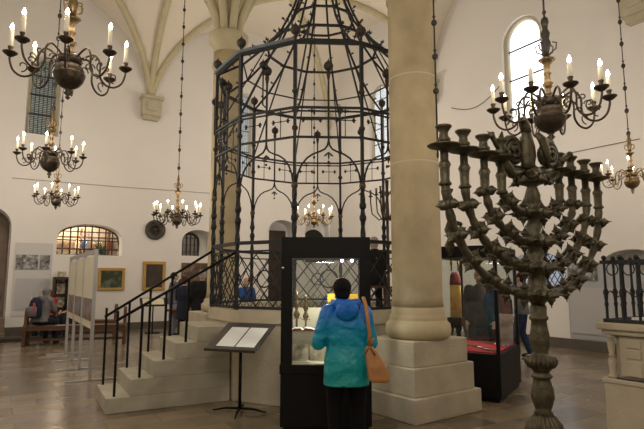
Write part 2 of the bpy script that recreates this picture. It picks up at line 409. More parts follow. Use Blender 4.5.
# ------------------------------------------------------------------ windows
def scale_loop(loop, k, cx, zc): return [(cx + (s - cx) * k, zc + (z - zc) * k) for s, z in loop]
def window(name, H, pos, nrm, dep, pane_m, bars_h=(), bars_v=0, k=.85, surround=.0, kind=None, uvs=1.0, barw=.035):
    sc, w, zb, zt, loop = H; w2 = w * k
    lp = [(sc + (s - sc) * k, z) for s, z in loop]
    fr = MB(); fr.tube([pos(s, z) + nrm * (dep - .05) for s, z in lp], .045 if surround == 0 else surround, 6, closed=True)
    par = fr.build(name, M['stoneframe'] if surround else M['winframe'], kind='structure')
    me = bpy.data.meshes.new('pane'); n = len(lp)
    me.from_pydata([tuple(pos(s, z) + nrm * (dep - .04)) for s, z in lp], [], [tuple(range(n))]); ul = me.uv_layers.new(name='UVMap')
    for li, (s, z) in enumerate(lp): ul.data[li].uv = ((s - sc) * uvs, z * uvs)
    me.materials.append(pane_m); po = bpy.data.objects.new('pane', me); COL.objects.link(po); po.parent = par
    bm = MB()
    def zedge(s):
        # top of the opening at s
        best = zt
        for i in range(1, n):
            (s1, z1), (s2, z2) = lp[i], lp[(i + 1) % n]
            if (s1 - s) * (s2 - s) <= 0 and abs(s1 - s2) > 1e-6 and max(z1, z2) > zb + .01 and i >= 1:
                t = (s - s1) / (s2 - s1); z = z1 + t * (z2 - z1)
                if z > zb + .05: best = z
        return best
    for z in bars_h:
        zz = zb + z * (zt - zb); hw = w2 / 2
        if zz > zt - w2 / 2 and kind == 'round': hw = sqrt(max(.0, (w2 / 2) ** 2 - (zz - (zt - w2 / 2)) ** 2))
        bm.tube([pos(sc - hw, zz) + nrm * (dep - .08), pos(sc + hw, zz) + nrm * (dep - .08)], barw / 2, 4, sq=True)
    for i in range(bars_v):
        s = sc - w2 / 2 + w2 * (i + 1) / (bars_v + 1)
        bm.tube([pos(s, zb) + nrm * (dep - .08), pos(s, zedge(s)) + nrm * (dep - .08)], barw / 2, 4, sq=True)
    if bm.v:
        bm.build('glazing_bar', M['winframe'], par)
    return par
PL = lambda s, z: W(AE, s, z)
PR = lambda s, z: W(s, BE, z)
window('window_1', H_l1, PL, A, .3, M['stained'], (.27, .52, .76), 0, .84, .07, 'round', 1.0, .05)
window('window_2', H_l2, PL, A, .3, M['greylead'], (.3, .55, .78), 0, .85, .07, 'round')
window('window_3', H_r1, PR, B, .22, M['pale_lead'], (.22, .42, .62, .8), 1, .9, .07, 'round')
window('window_4', H_r2, PR, B, .2, M['glow'], (.13, .42, .71), 0, .93, .10, 'round', 1.0, .05)
window('window_5', H_niche, PL, A, .6, M['glass'], (.2, .5, .78), 8, 1.0, 0, None, 1, .045)
# small dark barred window at the left of its niche
sc, w, zb, zt, _ = H_small
small = (sc - w * .14, w * .62, zb, zt - .08, arch_loop(sc - w * .14, w * .62, zb, zt - .08, .3))
dk = mat('dark_pane', (.06, .045, .035), .3, emit=(.12, .09, .06), es=.3)
window('window_6', small, PL, A, .68, dk, (.2, .5, .8), 4, 1.0)
sb = MB(); sb.add([W(AE + .7, sc - w / 2 * .9, zb - .1), W(AE + .7, sc + w / 2 * .9, zb - .1), W(AE + .7, sc + w / 2 * .9, zt + .1), W(AE + .7, sc - w / 2 * .9, zt + .1)], [(0, 1, 2, 3)])
sb.add([W(AE + .78, sc - w / 2 * .9, zb - .1), W(AE + .78, sc + w / 2 * .9, zb - .1), W(AE + .78, sc + w / 2 * .9, zt + .1), W(AE + .78, sc - w / 2 * .9, zt + .1)], [(3, 2, 1, 0)])
sb.build('wall_niche', M['plaster'], kind='structure')
# lattice window on the right wall, with lamps seen beyond
pan = mat('night_pane', (.30, .33, .38), .25, emit=(.5, .58, .7), es=.45)
w5 = window('window_7', H_r3, PR, B, .45, pan, (), 0, .9)
lat = MB(); sc, w, zb, zt, loop = H_r3; w2 = w * .9
nL = 9
for k in range(-8, nL + 8):
    for sg in (1, -1):
        pts = []
        for i in range(40):
            z = zb + (zt - zb) * i / 39; s = sc - w2 / 2 + k * w2 / nL + sg * (z - zb) * .62
            u = (s - sc) / (w2 / 2)
            if abs(u) > 1: continue
            ztop = zt - .5 + .5 * sqrt(max(0, 1 - u * u)) ** .8
            if z < ztop: pts.append(PR(s, z) + B * .38)
        if len(pts) > 1: lat.tube([pts[0], pts[-1]], .011, 4, sq=True)
lat.build('glazing_bar', M['winframe'], w5)
for i, (px, py) in enumerate(((530, 258), (553, 259))):
    a_, z_ = on_right(px, py); q = MB(); q.sph(PR(a_, z_) + B * .42, .09, 8); q.build('glimpsed_lamp', M['outlight'], w5)
# arched niche further right
sc, w, zb, zt, _ = H_r4
nb = MB(); nb.add([PR(sc - w / 2, zb - .1) + B * .5, PR(sc + w / 2, zb - .1) + B * .5, PR(sc + w / 2, zt + .1) + B * .5, PR(sc - w / 2, zt + .1) + B * .5], [(0, 1, 2, 3)])
nb.build('wall_alcove', M['plaster'], kind='structure')

# room seen through the barred niche window
sc, w, zb, zt, _ = H_niche
rb = MB()
p = [W(AE + .75, sc - 2.2, 0), W(AE + .75, sc + 2.2, 0), W(AE + 2.6, sc + 2.2, 0), W(AE + 2.6, sc - 2.2, 0)]
zc1, zc2 = zb - .5, zt + .6
for i, j in ((1, 2), (2, 3), (3, 0)):
    rb.add([p[i] + Vector((0, 0, zc1)), p[j] + Vector((0, 0, zc1)), p[j] + Vector((0, 0, zc2)), p[i] + Vector((0, 0, zc2))], [(0, 1, 2, 3)])
for z in (zc1, zc2): rb.add([q + Vector((0, 0, z)) for q in p], [(0, 1, 2, 3)])
rb.build('wall_shop', mat('shop_wall', (.72, .56, .40), .8, var=.15, vs=1.5), kind='structure')
sh = thing('display_shelf', 'brown shelving with goods seen through barred arched window', 'shelf', W(AE + 2.2, sc, zc1))
sh.rotation_euler.z = TH
mb = MB()
for z in (.35, .8, 1.2): mb.box((0, 0, z), (3.6, .3, .04))
for x in (-1.8, -.9, 0, .9, 1.8): mb.box((x, 0, .75), (.04, .3, 1.5))
mb.build('shelf_board', M['wood'], sh)
cols = [(.5, .08, .05), (.6, .5, .3), (.1, .2, .4), (.5, .5, .45), (.3, .15, .07), (.05, .05, .05)]
for i in range(16):
    x = -1.65 + i * .22; z = random.choice((.37, .82)); hh = random.uniform(.16, .32)
    q = MB(); q.box((0, 0, hh / 2), (random.uniform(.1, .18), .05, hh)); o = q.build('boxed_item', cloth('goods%d' % (i % 6), cols[i % 6]), loc=(0, 0, 0))
    o.location = sh.location + (B * x - A * .05 + Vector((0, 0, z))); o.rotation_euler.z = TH
    tag(o, 'small coloured box on the shelves beyond the barred arched window', 'box', 'goods on the shelves beyond the arched window')
pl = W(AE + 1.1, sc + w * .28, zb - .02)
pt = thing('potted_plant', 'green leafy plant behind right side of barred arched window', 'plant', pl)
q = MB(); q.lathe([(.07, -.25), (.1, 0), (.11, 0)], n=12); q.build('pot', M['darkwood'], pt)
q = MB()
for i in range(26):
    a = random.uniform(0, 2 * pi); r = random.uniform(.1, .3); z = random.uniform(.12, .5)
    e = Vector((r * cos(a), r * sin(a), z)); q.tube([(0, 0, 0), e * .6 + Vector((0, 0, .08)), e], [.006, .03, .004], 4, flat=.3)
q.build('foliage', mat('leaf', (.03, .09, .02), .6), pt)
lb = MB(); lb.box(W(AE + 1.7, sc + .2, zt + .15), (1.0, .12, .06), TH)
tag(lb.build('tube_lamp', M['outlight']), 'bright white strip lamp seen through top of arched window', 'lamp')

# doors
def door(n, H, k=.95, dep=.65, m=None, wid=None, off=0, z1=None):
    sc, w, zb, zt, _ = H
    sc += off; wd = wid or w * k
    z1 = z1 or zt - .1
    mb = MB(); p0 = W(AE + dep, sc, 0)
    mb.box((p0.x, p0.y, z1 / 2), (wd, .06, z1), TH)
    for sx in (-.25, .25):
        for zz in (.3, .68):
            q = p0 + B * (sx * wd) - A * .04; mb.box((q.x, q.y, z1 * zz), (wd * .36, .03, z1 * .3), TH)
    d = mb.build('door_%d' % n, m or M['darkwood'], kind='structure', bevel=.006)
    h = MB(); q = p0 + B * (wd * .42) - A * .08; h.sph((q.x, q.y, 1.05), .04); h.build('door_handle', M['brass'], d)
sc, w, zb, zt, _ = H_door
bk = MB(); q = W(AE + .76, sc, zt / 2); bk.box(q, (w * 1.3, .05, zt + .4), TH); 
q = W(AE + .40, H_door2[0], zt / 2); bk.box(q, (H_door2[1] * 1.3, .05, zt + .8), TH)
q = W(AE + 1.05, H_arch[0], zt / 2); bk.box(q, (H_arch[1] * 1.3, .05, zt + 2.5), TH)
bk.build('wall_recess', M['plaster'], kind='structure')
door(1, H_door, wid=w * .62, off=w * .08, z1=zt - .35)
s2, w_2, zb2, zt2, _ = H_door2
# dark round-headed doorway
lp = arch_loop(s2 + .03, w_2 * .9, .02, on_left(320, 229)[1], 'round')
zl0 = on_left(320, 262)[1]; lp = [(a_, max(b_, zl0)) for a_, b_ in lp]
me = MB(); me.add([PL(s, z) + A * .30 for s, z in lp] + [PL(s, z) + A * .36 for s, z in lp], [tuple(range(len(lp)))] + [(i, (i + 1) % len(lp), len(lp) + (i + 1) % len(lp), len(lp) + i) for i in range(len(lp))])
me.build('window_8', mat('dark_lunette', (.008, .007, .006), .6), kind='structure')
door(2, H_arch, m=mat('brown_door', (.22, .17, .13), .6, var=.15), dep=.95)

# steps by the left edge
st = MB()
for i, (d, h) in enumerate(((1.5, .17), (1.1, .34), (.7, .51))):
    c = W(AE - d / 2, H_arch[0] - .05, h / 2); st.box(c, (H_arch[1] * 1.05, d, h), TH)
tag(st.build('stone_steps', mat('dark_step', (.19, .14, .10), .7, var=.15)), 'low brown steps below the doorway at the far left', 'steps')
q = MB(); c = W(AE - 1.75, H_arch[0] + 1.3, .05); q.box(c, (1.6, .5, .08), TH)
tag(q.build('floor_mat', mat('dark_mat', (.04, .035, .035), .9)), 'dark flat mat on the floor behind the wooden bench', 'mat')
q = MB(); c = W(AE - .5, H_arch[0] + H_arch[1] / 2 + .03, 1.0)
# wall cable
cb = MB(); pts = [PL(*on_left(x, y)) - A * .015 for x, y in ((12, 178), (60, 182), (120, 187), (180, 191), (212, 193.5))]
cb.tube(pts, .01, 4); tag(cb.build('wall_cable', mat('grey_cable', (.35, .33, .31), .8)), 'thin cable running along the long left wall', 'cable')
cb = MB(); a0, z0 = on_right(505, 80); a1, z1 = on_right(452, 108)
p0, p1 = PR(a0, z0) - B * .02, PR(a1, z1) - B * .02
cb.tube([p0.lerp(p1, t / 8) - Vector((0, 0, .35 * sin(pi * t / 8))) for t in range(9)], .012, 4)
c2_ = MB(); c2_.tube([PR(*on_right(x, y)) - B * .02 for x, y in ((556, 156), (600, 147), (640, 139))], .01, 4)
tag(c2_.build('wall_cable', mat('dull_cable', (.2, .19, .18), .8)), 'thin cable rising along right wall behind the bronze menorah', 'cable')
tag(cb.build('wall_cable', mat('dark_cable', (.16, .15, .14), .8)), 'sagging cable on right wall beside the tall bright window', 'cable')

# ------------------------------------------------------------------ pictures on walls
def picture(name, label, cat, fn, pos, nrm, x0, y0, x1, y1, canvas, frame_m, fw=.09, fd=.06, mount=None, prnt=None):
    xm, ym = (x0 + x1) / 2, (y0 + y1) / 2
    a, _ = fn(x0, ym); b, _ = fn(x1, ym); _, zt = fn(xm, y0); _, zb = fn(xm, y1)
    s0, s1 = min(a, b), max(a, b); sc = (s0 + s1) / 2; zc = (zb + zt) / 2; w = s1 - s0; h = zt - zb
    dirv = (pos(1, 0) - pos(0, 0)); rz = atan2(dirv.y, dirv.x)
    t = thing(name, label, cat, pos(sc, zc) - nrm * .005, rz)
    sy = 1 if (Matrix.Rotation(rz, 3, 'Z') @ Vector((0, 1, 0))).dot(nrm) > 0 else -1
    mb = MB(); mb.box((0, -sy * fd * .3, 0), (w - fw, fd * .5, h - fw)); mb.build('canvas', canvas, t)
    if fw:
        mb = MB()
        for z in (-1, 1): mb.box((0, -sy * fd / 2, z * (h - fw) / 2), (w, fd, fw))
        for x in (-1, 1): mb.box((x * (w - fw) / 2, -sy * fd / 2, 0), (fw, fd, h - 2 * fw))
        mb.build('frame', frame_m, t, bevel=.012)
    return t, sy, w, h
picture('framed_painting', 'gold framed landscape painting with dark trees, left of the others', 'painting', on_left, PL, A, 97.5, 268, 124.5, 290.5, M['landscape'], M['gilt'])
picture('framed_painting', 'upright dark painting in a plain bright gold frame', 'painting', on_left, PL, A, 142.5, 261.5, 165, 290.5, M['darkcanvas'], M['gilt'], .1)
picture('framed_painting', 'brown painting in thin dark frame behind the couple', 'painting', on_left, PL, A, 181, 263, 211, 290.5, M['bookcanvas'], mat('thin_frame', (.16, .10, .04), .5, .3), .05)
t, sy, w, h = picture('info_board', 'pale wall panel with black and white photographs at left', 'information panel', on_left, PL, A, 13, 243, 51, 316, mat('pale_panel', (.60, .60, .60), .6), M['paper'], 0, .03)
for x, wd in ((-.17, .58), (.30, .27)):
    q = MB(); q.box((x * w, -sy * .03, h * .235), (w * wd, .012, h * .20)); q.build('photograph', M['photo'], t)
for x in (-.22, .24):
    q = MB(); q.box((x * w, -sy * .03, -h * .2), (w * .42, .01, h * .42)); q.build('text_block', M['greytext'], t)
t, sy, w, h = picture('info_board', 'grey wall panel with group photograph right of the bronze menorah', 'information panel', on_right, PR, B, 569, 262, 640, 341, mat('pale_panel2', (.40, .41, .43), .55), M['paper'], 0, .03)
for x, wd in ((.34, .34), (.0, .13)):
    q = MB(); q.box((-x * w if 0 else (.5 - .27) * w * 0 + (.22 if wd > .2 else .44) * w, -sy * .03, h * .37), (w * (.36 if wd > .2 else .06), .012, h * .22)); q.build('photograph', M['photo'], t)
q = MB(); q.box((0, -sy * .03, -h * .13), (w * .94, .01, h * .6)); q.build('text_block', M['greytext'], t)
# round plaque
s, z = on_left(155, 230); t = thing('round_plaque', 'dark round metal plaque on wall beside small chandelier', 'plaque', PL(s, z) - A * .04, TH)
q = MB(); q.M = Matrix.Rotation(pi / 2, 4, 'X'); q.lathe([(.30, -.03), (.33, 0), (.33, .03), (.27, .045), (.26, .02), (.05, .02), (.05, .03), (.01, .03)], n=28); q.build('disc', mat('plaque_metal', (.07, .065, .055), .5, .5, var=.3, vs=12), t)
q = MB(); q.M = Matrix.Rotation(pi / 2, 4, 'X'); q.lathe([(.16, .02), (.18, .035), (.17, .02)], n=24); q.build('raised_ring', M['ball'], t)

# ------------------------------------------------------------------ columns
def col_at(p, label, name='stone_column'): return thing(name, label, 'column', p)
near_c = Vector((1.165, 6.43, 0))
t = col_at((near_c.x, near_c.y, .86), 'massive pale round stone column in front on stepped plinth')
q = MB()
q.lathe([(.315, .36), (.303, .5), (.302, 2.0), (.302, 3.4), (.302, 4.0), (.302, 4.29), (.325, 4.31), (.325, 4.36), (.31, 4.38), (.31, Z0 - .86 - .6)], n=40); q.build('shaft', M['column'], t)
for yj in (72, 160):
    zj = at(414, yj, 6.13).z - .86; q = MB(); q.lathe([(.300, zj - .012), (.3035, zj - .008), (.3035, zj + .008), (.300, zj + .012)], n=40); q.build('mortar_joint', mat('pale_mortar', (.62, .57, .43), .8), t)
q = MB(); q.lathe([(.34, 0), (.385, .04), (.395, .10), (.385, .17), (.345, .21), (.34, .225), (.345, .24), (.33, .27), (.318, .30), (.315, .37)], n=40); q.build('torus_base', M['column'], t)
q = MB(); q.lathe([(.31, 5.8), (.34, 5.85), (.34, 5.95), (.36, 6.0), (.48, 6.35), (.48, Z0 - .86), (.3, Z0 - .8)], n=24); q.build('capital', M['rib'], t)
# stepped plinth
pu = radians(36); U = Vector((cos(pu), sin(pu), 0)); Vv = Vector((-sin(pu), cos(pu), 0))
Fc = Vector((1.0, 5.79, 0)); lu, lv = 1.13, .97
pc = Fc + U * lu / 2 + Vv * lv / 2
tp = thing('column_plinth', 'three-stepped square stone plinth under the near column', 'plinth', pc, pu)
for i, (z0, z1, ins) in enumerate(((0, .265, 0), (.265, .575, .055), (.575, .86, .105))):
    q = MB(); q.box((0, 0, (z0 + z1) / 2), (lu - 2 * ins, lv - 2 * ins, z1 - z0)); q.build('plinth_step', M['sand'], tp, bevel=.012)
rear_c = Vector((-2.08, 11.0, 0))
t = col_at((rear_c.x, rear_c.y, .9), 'further stone column with capital behind the iron cage')
k = 1.12
q = MB(); q.lathe([(.35, .25), (.325, .4), (.315, 2), (.31, 5.25), (.34, 5.28), (.34, 5.36), (.315, 5.38), (.315, 5.62)], n=32); q.build('shaft', M['column'], t)
q = MB(); q.lathe([(.37, 0), (.43, .05), (.43, .16), (.38, .2), (.38, .24), (.35, .28)], n=32); q.build('torus_base', M['carved'], t)
q = MB(); q.lathe([(.315, 5.6), (.33, 5.7), (.36, 5.78), (.40, 5.82), (.44, 5.9), (.44, 6.02), (.36, 6.06), (.25, 6.1)], n=24); q.build('capital', M['rib'], t)
tp = thing('column_plinth', 'plain stone plinth beneath the column behind the cage', 'plinth', rear_c, TH)
for z0, z1, hs in ((0, .3, .66), (.3, .6, .6), (.6, .9, .54)):
    q = MB(); q.box((0, 0, (z0 + z1) / 2), (hs * 2, hs * 2, z1 - z0)); q.build('plinth_step', M['carved'], tp, bevel=.012)
# rib bundle standing on capitals
for (c, hb) in ((rear_c, 7.0), (near_c, 7.0)):
    q = MB()
    for i in range(8):
        a = TH + i * pi / 4 + pi / 2
        q.tube([(c.x + .20 * cos(a), c.y + .20 * sin(a), hb - .15), (c.x + .28 * cos(a), c.y + .28 * sin(a), hb + .3), (c.x + .42 * cos(a), c.y + .42 * sin(a), hb + .65), (c.x + .66 * cos(a), c.y + .66 * sin(a), hb + 1.1), (c.x + 1.0 * cos(a), c.y + 1.0 * sin(a), hb + 1.65)], [.09, .09, .09, .085, .07], 8)
    q.build('trim_%d' % (60 + int(c.y)), M['rib'], kind='structure')

# ------------------------------------------------------------------ bimah platform, stairs, cage
CX, CY, RR, PH = 0.0, 8.25, 1.7, radians(-102)
def cv(k, r=RR, z=0.0): a = PH + radians(30) * (k - 2); return Vector((r * cos(a), r * sin(a), z))
bim = Vector((CX, CY, 0))
t = thing('stone_platform', 'twelve-sided stone platform carrying the iron cage', 'platform', bim)
q = MB(); q.prism([cv(k, RR + .03).xy[:] for k in range(12)], 0, 1.0); q.build('platform_wall', M['sand'], t, bevel=.01)
q = MB()
out = [cv(k, RR + .05) for k in range(12)]; inn = [cv(k, RR - .2) for k in range(12)]
for k in range(12):
    j = (k + 1) % 12
    if k == 0: continue
    q.add([out[k] + Vector((0, 0, z)) for z in (1.0, 1.16)] + [out[j] + Vector((0, 0, z)) for z in (1.0, 1.16)] + [inn[k] + Vector((0, 0, z)) for z in (1.0, 1.16)] + [inn[j] + Vector((0, 0, z)) for z in (1.0, 1.16)],
          [(0, 2, 3, 1), (1, 3, 7, 5), (4, 5, 7, 6), (0, 1, 5, 4), (2, 6, 7, 3), (0, 4, 6, 2)])
k, j = 0, 1
q.add([out[k] + Vector((0, 0, z)) for z in (1.0, 1.16)] + [out[j] + Vector((0, 0, z)) for z in (1.0, 1.16)] + [inn[k] + Vector((0, 0, z)) for z in (1.0, 1.16)] + [inn[j] + Vector((0, 0, z)) for z in (1.0, 1.16)],
      [(0, 2, 3, 1), (1, 3, 7, 5), (4, 5, 7, 6), (0, 1, 5, 4), (2, 6, 7, 3), (0, 4, 6, 2)])
q.build('kerb', M['carved'], t)
# staircase
p_n = up(105, 415); dst = radians(29); D = Vector((cos(dst), sin(dst), 0)); E_ = Vector((-sin(dst), cos(dst), 0))
rz_ = dst
t = thing('stone_staircase', 'pale stone steps rising to the platform beside it', 'staircase', p_n, rz_)
tr = [0, .265, .53, .795, 1.06]; hs = [.178, .372, .567, .765, .955]; wd = .98
for i in range(5):
    x0 = tr[i]; x1 = 1.50 if i == 0 else 1.5
    q = MB()
    x1 = 1.50
    zlo = 0 if i == 0 else hs[i - 1]
    if i < 4: q.bx(x0, x1, 0, wd, zlo, hs[i])
    else: q.prism([(x0, 0), (1.50, 0), (1.95, 0.35), (1.75, .95), (x0, .95)], zlo, hs[i])
    q.build('step', M['step'], t, bevel=.008)
# stair handrails
def rail(label, y0, xs, zs, end, top0):
    t = thing('stair_handrail', label, 'handrail', p_n, rz_)
    e = Matrix.Rotation(-rz_, 3, 'Z') @ (end - p_n)
    sl = Vector((xs[0], y0, zs[0] + .90)); 
    q = MB(); q.tube([(sl.x - .02, sl.y, sl.z - .02), e], .018, 6, flat=.8); q.build('rail', M['black'], t)
    for x, z in zip(xs, zs):
        tt = (x - sl.x) / (e.x - sl.x); zr = sl.z + tt * (e.z - sl.z); yr = sl.y + tt * (e.y - sl.y)
        ztop = zr if x != xs[0] else zr + .10
        q = MB(); q.bar((x, y0, z), (x, yr, ztop), .028); q.build('baluster', M['black'], t)
railz = at(237.5, 242, 6.98).z
rail('black handrail on the side of the stairs nearest the reading stand', .09, [.10, .38, .66, .93], hs[:4], bim + cv(1, RR, 1.93), .1)
rail('black handrail along the far edge of the stone stairs', wd - .06, [.07, .36, .63, .92], hs[:4], bim + cv(0, RR, 1.98), .1)

cage = thing('iron_cage', 'tall twelve-sided wrought iron cage with domed top', 'iron cage', bim + Vector((0, 0, 1.16)))
zb_ = 1.16
def cz_(z): return z - zb_
ZT, ZM, ZL, ZG = 4.70, 3.80, 3.40, 2.76
def ring(z, r, w, name='ring', m='iron', h=None):
    q = MB()
    P_ = [cv(k, r, cz_(z)) for k in range(12)]
    for k in range(12):
        q.tube([P_[k], P_[(k + 1) % 12]], w, 4, sq=True)
    return q.build(name, M[m], cage)
ring(ZT, RR, .032); ring(ZM, RR, .02); ring(ZM - .05, RR, .014); ring(ZL, RR, .019)
ring(2.04, RR, .032, 'top_rail'); ring(1.19, RR, .026, 'bottom_rail'); ring(1.93, RR, .014, 'middle_rail')
# perforated pale band on two bays left
for k in (0, 1):
    q = MB(); a, b = cv(k, RR + .03, cz_(ZT + .03)), cv(k + 1, RR + .03, cz_(ZT + .03))
    for i in range(26):
        p0 = a.lerp(b, i / 26); p1 = a.lerp(b, (i + .62) / 26); q.tube([p0, p1], .034, 4, sq=True)
    q.build('perforated_band', M['bluesteel'], cage)
def ball(r, z, c, q):
    q.sph(c + Vector((0, 0, z)), r, 12); q.lathe([(.25 * r, r * .9), (.28 * r, r * 1.1), (.1 * r, r * 1.3), (.03 * r, r * 1.7)], c + Vector((0, 0, z)), 8)
    q.lathe([(.3 * r, -r * 1.15), (.42 * r, -r * .98), (.42 * r, -r * .85)], c + Vector((0, 0, z)), 8)
for k in range(12):
    c = cv(k)
    q = MB()
    z0 = cz_(1.16)
    # twisted square post
    n = 60; pts = [];
    zs = [cz_(1.16) + (ZT - 1.16) * i / n for i in range(n + 1)]
    vs = []
    for i, z in enumerate(zs):
        r = .034 if z < cz_(2.9) else (.026 if z < cz_(4.0) else .032)
        tw = (z * 7 if z < cz_(2.9) else 0)
        for j in range(4):
            a = pi / 4 + j * pi / 2 + tw + atan2(c.y, c.x); vs.append(c + Vector((r * cos(a), r * sin(a), z)))
    fs = [(i * 4 + j, i * 4 + (j + 1) % 4, (i + 1) * 4 + (j + 1) % 4, (i + 1) * 4 + j) for i in range(n) for j in range(4)]
    q.add(vs, fs)
    for z in (2.34, 2.50): q.lathe([(.03, -.05), (.044, -.02), (.044, .02), (.03, .05)], c + Vector((0, 0, cz_(z))), 10)
    po = q.build('post', M['iron'], cage)
    q = MB(); q.sph(c + Vector((0, 0, cz_(ZG))), .045, 10, sz=1.2); q.build('gilt_boss', M['gold'], po)
    q = MB(); ball(.07, cz_(ZT + .17), c, q); q.bar(c + Vector((0, 0, cz_(ZT))), c + Vector((0, 0, cz_(ZT + .1))), .03); q.build('ball_finial', M['ball'], po)
    for zk in (4.02, 3.52):
        q = MB(); ball(.042, cz_(zk), c, q); q.build('knop', M['ball'], po)
    # mid bar
    mb_ = (cv(k) + cv(k + 1)) / 2
    q = MB(); q.bar(mb_ + Vector((0, 0, cz_(ZL - .06))), mb_ + Vector((0, 0, cz_(4.30))), .026); o2 = q.build('mid_bar', M['iron'], cage)
    q = MB(); ball(.066, cz_(4.37), mb_, q); q.lathe([(.012, -.2), (.03, -.1), (.02, -.05)], mb_ + Vector((0, 0, cz_(4.37))), 8); q.build('ball_finial', M['ball'], o2)
    if k in (0, 11, 1):
        q = MB(); u_ = mb_.normalized(); e = mb_ + u_ * .10
        q.tube([mb_ + Vector((0, 0, cz_(3.85))), e + Vector((0, 0, cz_(3.87))), e + Vector((0, 0, cz_(4.05))), e + Vector((0, 0, cz_(4.35)))], .011, 5); ball(.055, cz_(4.42), e, q)
        q.build('side_candle_bar', M['iron'], o2)
    # ogee arch
    a, b = cv(k), cv(k + 1); T = (b - a); Lb = T.length; T.normalize()
    q = MB()
    def P2(x, z, a=a, T=T): return a + T * x + Vector((0, 0, cz_(z)))
    h = Lb / 2
    left = [P2(h - dx, z) for dx, z in ((0, ZL - .04), (.015, ZL - .11), (.05, ZL - .16), (.12, ZL - .195), (.20, ZL - .225), (.28, ZL - .28), (.35, ZL - .37), (.395, ZL - .48), (h - .02, ZG + .02))]
    right = [P2(h + dx, z) for dx, z in ((0, ZL - .04), (.015, ZL - .11), (.05, ZL - .16), (.12, ZL - .195), (.20, ZL - .225), (.28, ZL - .28), (.35, ZL - .37), (.395, ZL - .48), (h - .02, ZG + .02))]
    q.tube(left, .0125, 6); q.tube(right, .0125, 6)
    # hanging fleur under the apex
    def fleur(x, z, s, d=1, rot=0):
        for dx in (-1, 0, 1):
            e = Vector((sin(rot + dx * .75), cos(rot + dx * .75) * d)) * s
            q.tube([P2(x, z), P2(x + e.x * .6, z + e.y * .6), P2(x + e.x, z + e.y * (.85 if dx else 1.1))], [.006, .014, .003], 5)
    fleur(h, ZL - .20, .09, -1); q.sph(P2(h, ZL - .33), .018, 6)
    q.build('ogee_arch', M['iron'], cage)
    # cross ornaments between the rings and lilies below
    for x in (.25, .75):
        q = MB(); X = Lb * x; zc = (ZM + ZL) / 2 + .03
        q.tube([P2(X, ZL), P2(X, zc + .12)], .006, 4); q.tube([P2(X - .11, zc), P2(X + .11, zc)], .006, 4)
        fleur(X, zc + .10, .065); fleur(X - .09, zc, .055, 1, -pi / 2); fleur(X + .09, zc, .055, 1, pi / 2)
        q.sph(P2(X, zc), .014, 6)
        q.build('cross_ornament', M['iron'], cage)
    # railing lattice
    q = MB()
    zlo, zhi = 1.21, 1.92; nx = 3; hh = zhi - zlo; st_ = (Lb - .07) / nx
    sl = 1.25
    for i in range(-4, nx + 5):
        for sg in (1, -1):
            x0 = .035 + i * st_; seg = []
            for m_ in range(30):
                z = zlo + hh * m_ / 29; x = x0 + sg * (z - zlo) / sl
                if .03 <= x <= Lb - .03: seg.append(P2(x, z))
            if len(seg) > 2: q.tube([seg[0], seg[-1]], .0085, 4, sq=True)
    cc = P2(h, (zlo + zhi) / 2)
    q.tube([cc + T * (.11 * cos(2 * pi * i / 20)) + Vector((0, 0, .11 * sin(2 * pi * i / 20))) for i in range(20)], .010, 5, closed=True)
    for i in range(8):
        x = Lb * (i + .5) / 8; q.tube([P2(x - .045, zlo), P2(x, zlo + .07), P2(x + .045, zlo)], .006, 4)
    q.build('railing_panel', M['iron'], cage)
    # dome rib with crockets
    u = cv(k).normalized()
    prof = [(RR, ZT), (1.30, 4.93), (.92, 5.30), (.68, 5.62), (.50, 6.0), (.34, 6.45), (.16, 7.0)]
    q = MB(); q.tube([u * r + Vector((0, 0, cz_(z))) for r, z in prof], .02, 5)
    for i in range(1, 9):
        f = i / 9 * (len(prof) - 1.001); a0 = int(f); fr_ = f - a0
        r = prof[a0][0] * (1 - fr_) + prof[a0 + 1][0] * fr_; z = prof[a0][1] * (1 - fr_) + prof[a0 + 1][1] * fr_
        c0 = u * r + Vector((0, 0, cz_(z))); o_ = (u * .7 + Vector((0, 0, .8))).normalized()
        q.tube([c0, c0 + o_ * .07], .008, 4)
        sd = u.cross(Vector((0, 0, 1)))
        for d in (sd, -sd, o_, u): q.tube([c0 + o_ * .05, c0 + o_ * .07 + d * .035], [.012, .006], 4)
    q.build('dome_rib', M['iron'], cage)
    # inner straight rafter
    q = MB(); q.tube([cv(k, RR, cz_(ZM + .0)), cv(k, 1.32, cz_(4.9)), cv(k, .93, cz_(5.3))][:1] + [cv(k + .0, .90, cz_(5.33))], .014, 4, sq=True); q.build('rafter', M['iron'], cage)
def dring(z, r, w):
    q = MB()
    for k in range(12): q.tube([cv(k, r, cz_(z)), cv(k + 1, r, cz_(z))], w, 4, sq=True)
    q.build('dome_ring', M['iron'], cage)
dring(5.33, .92, .024); dring(5.85, .52, .022); dring(4.93, 1.30, .014)
q = MB(); q.lathe([(.18, 0), (.2, .06), (.1, .12), (.14, .2), (.17, .3), (.1, .42), (.04, .5), (.02, .8)], (0, 0, cz_(6.95)), 14); q.build('crown_finial', M['ball'], cage)
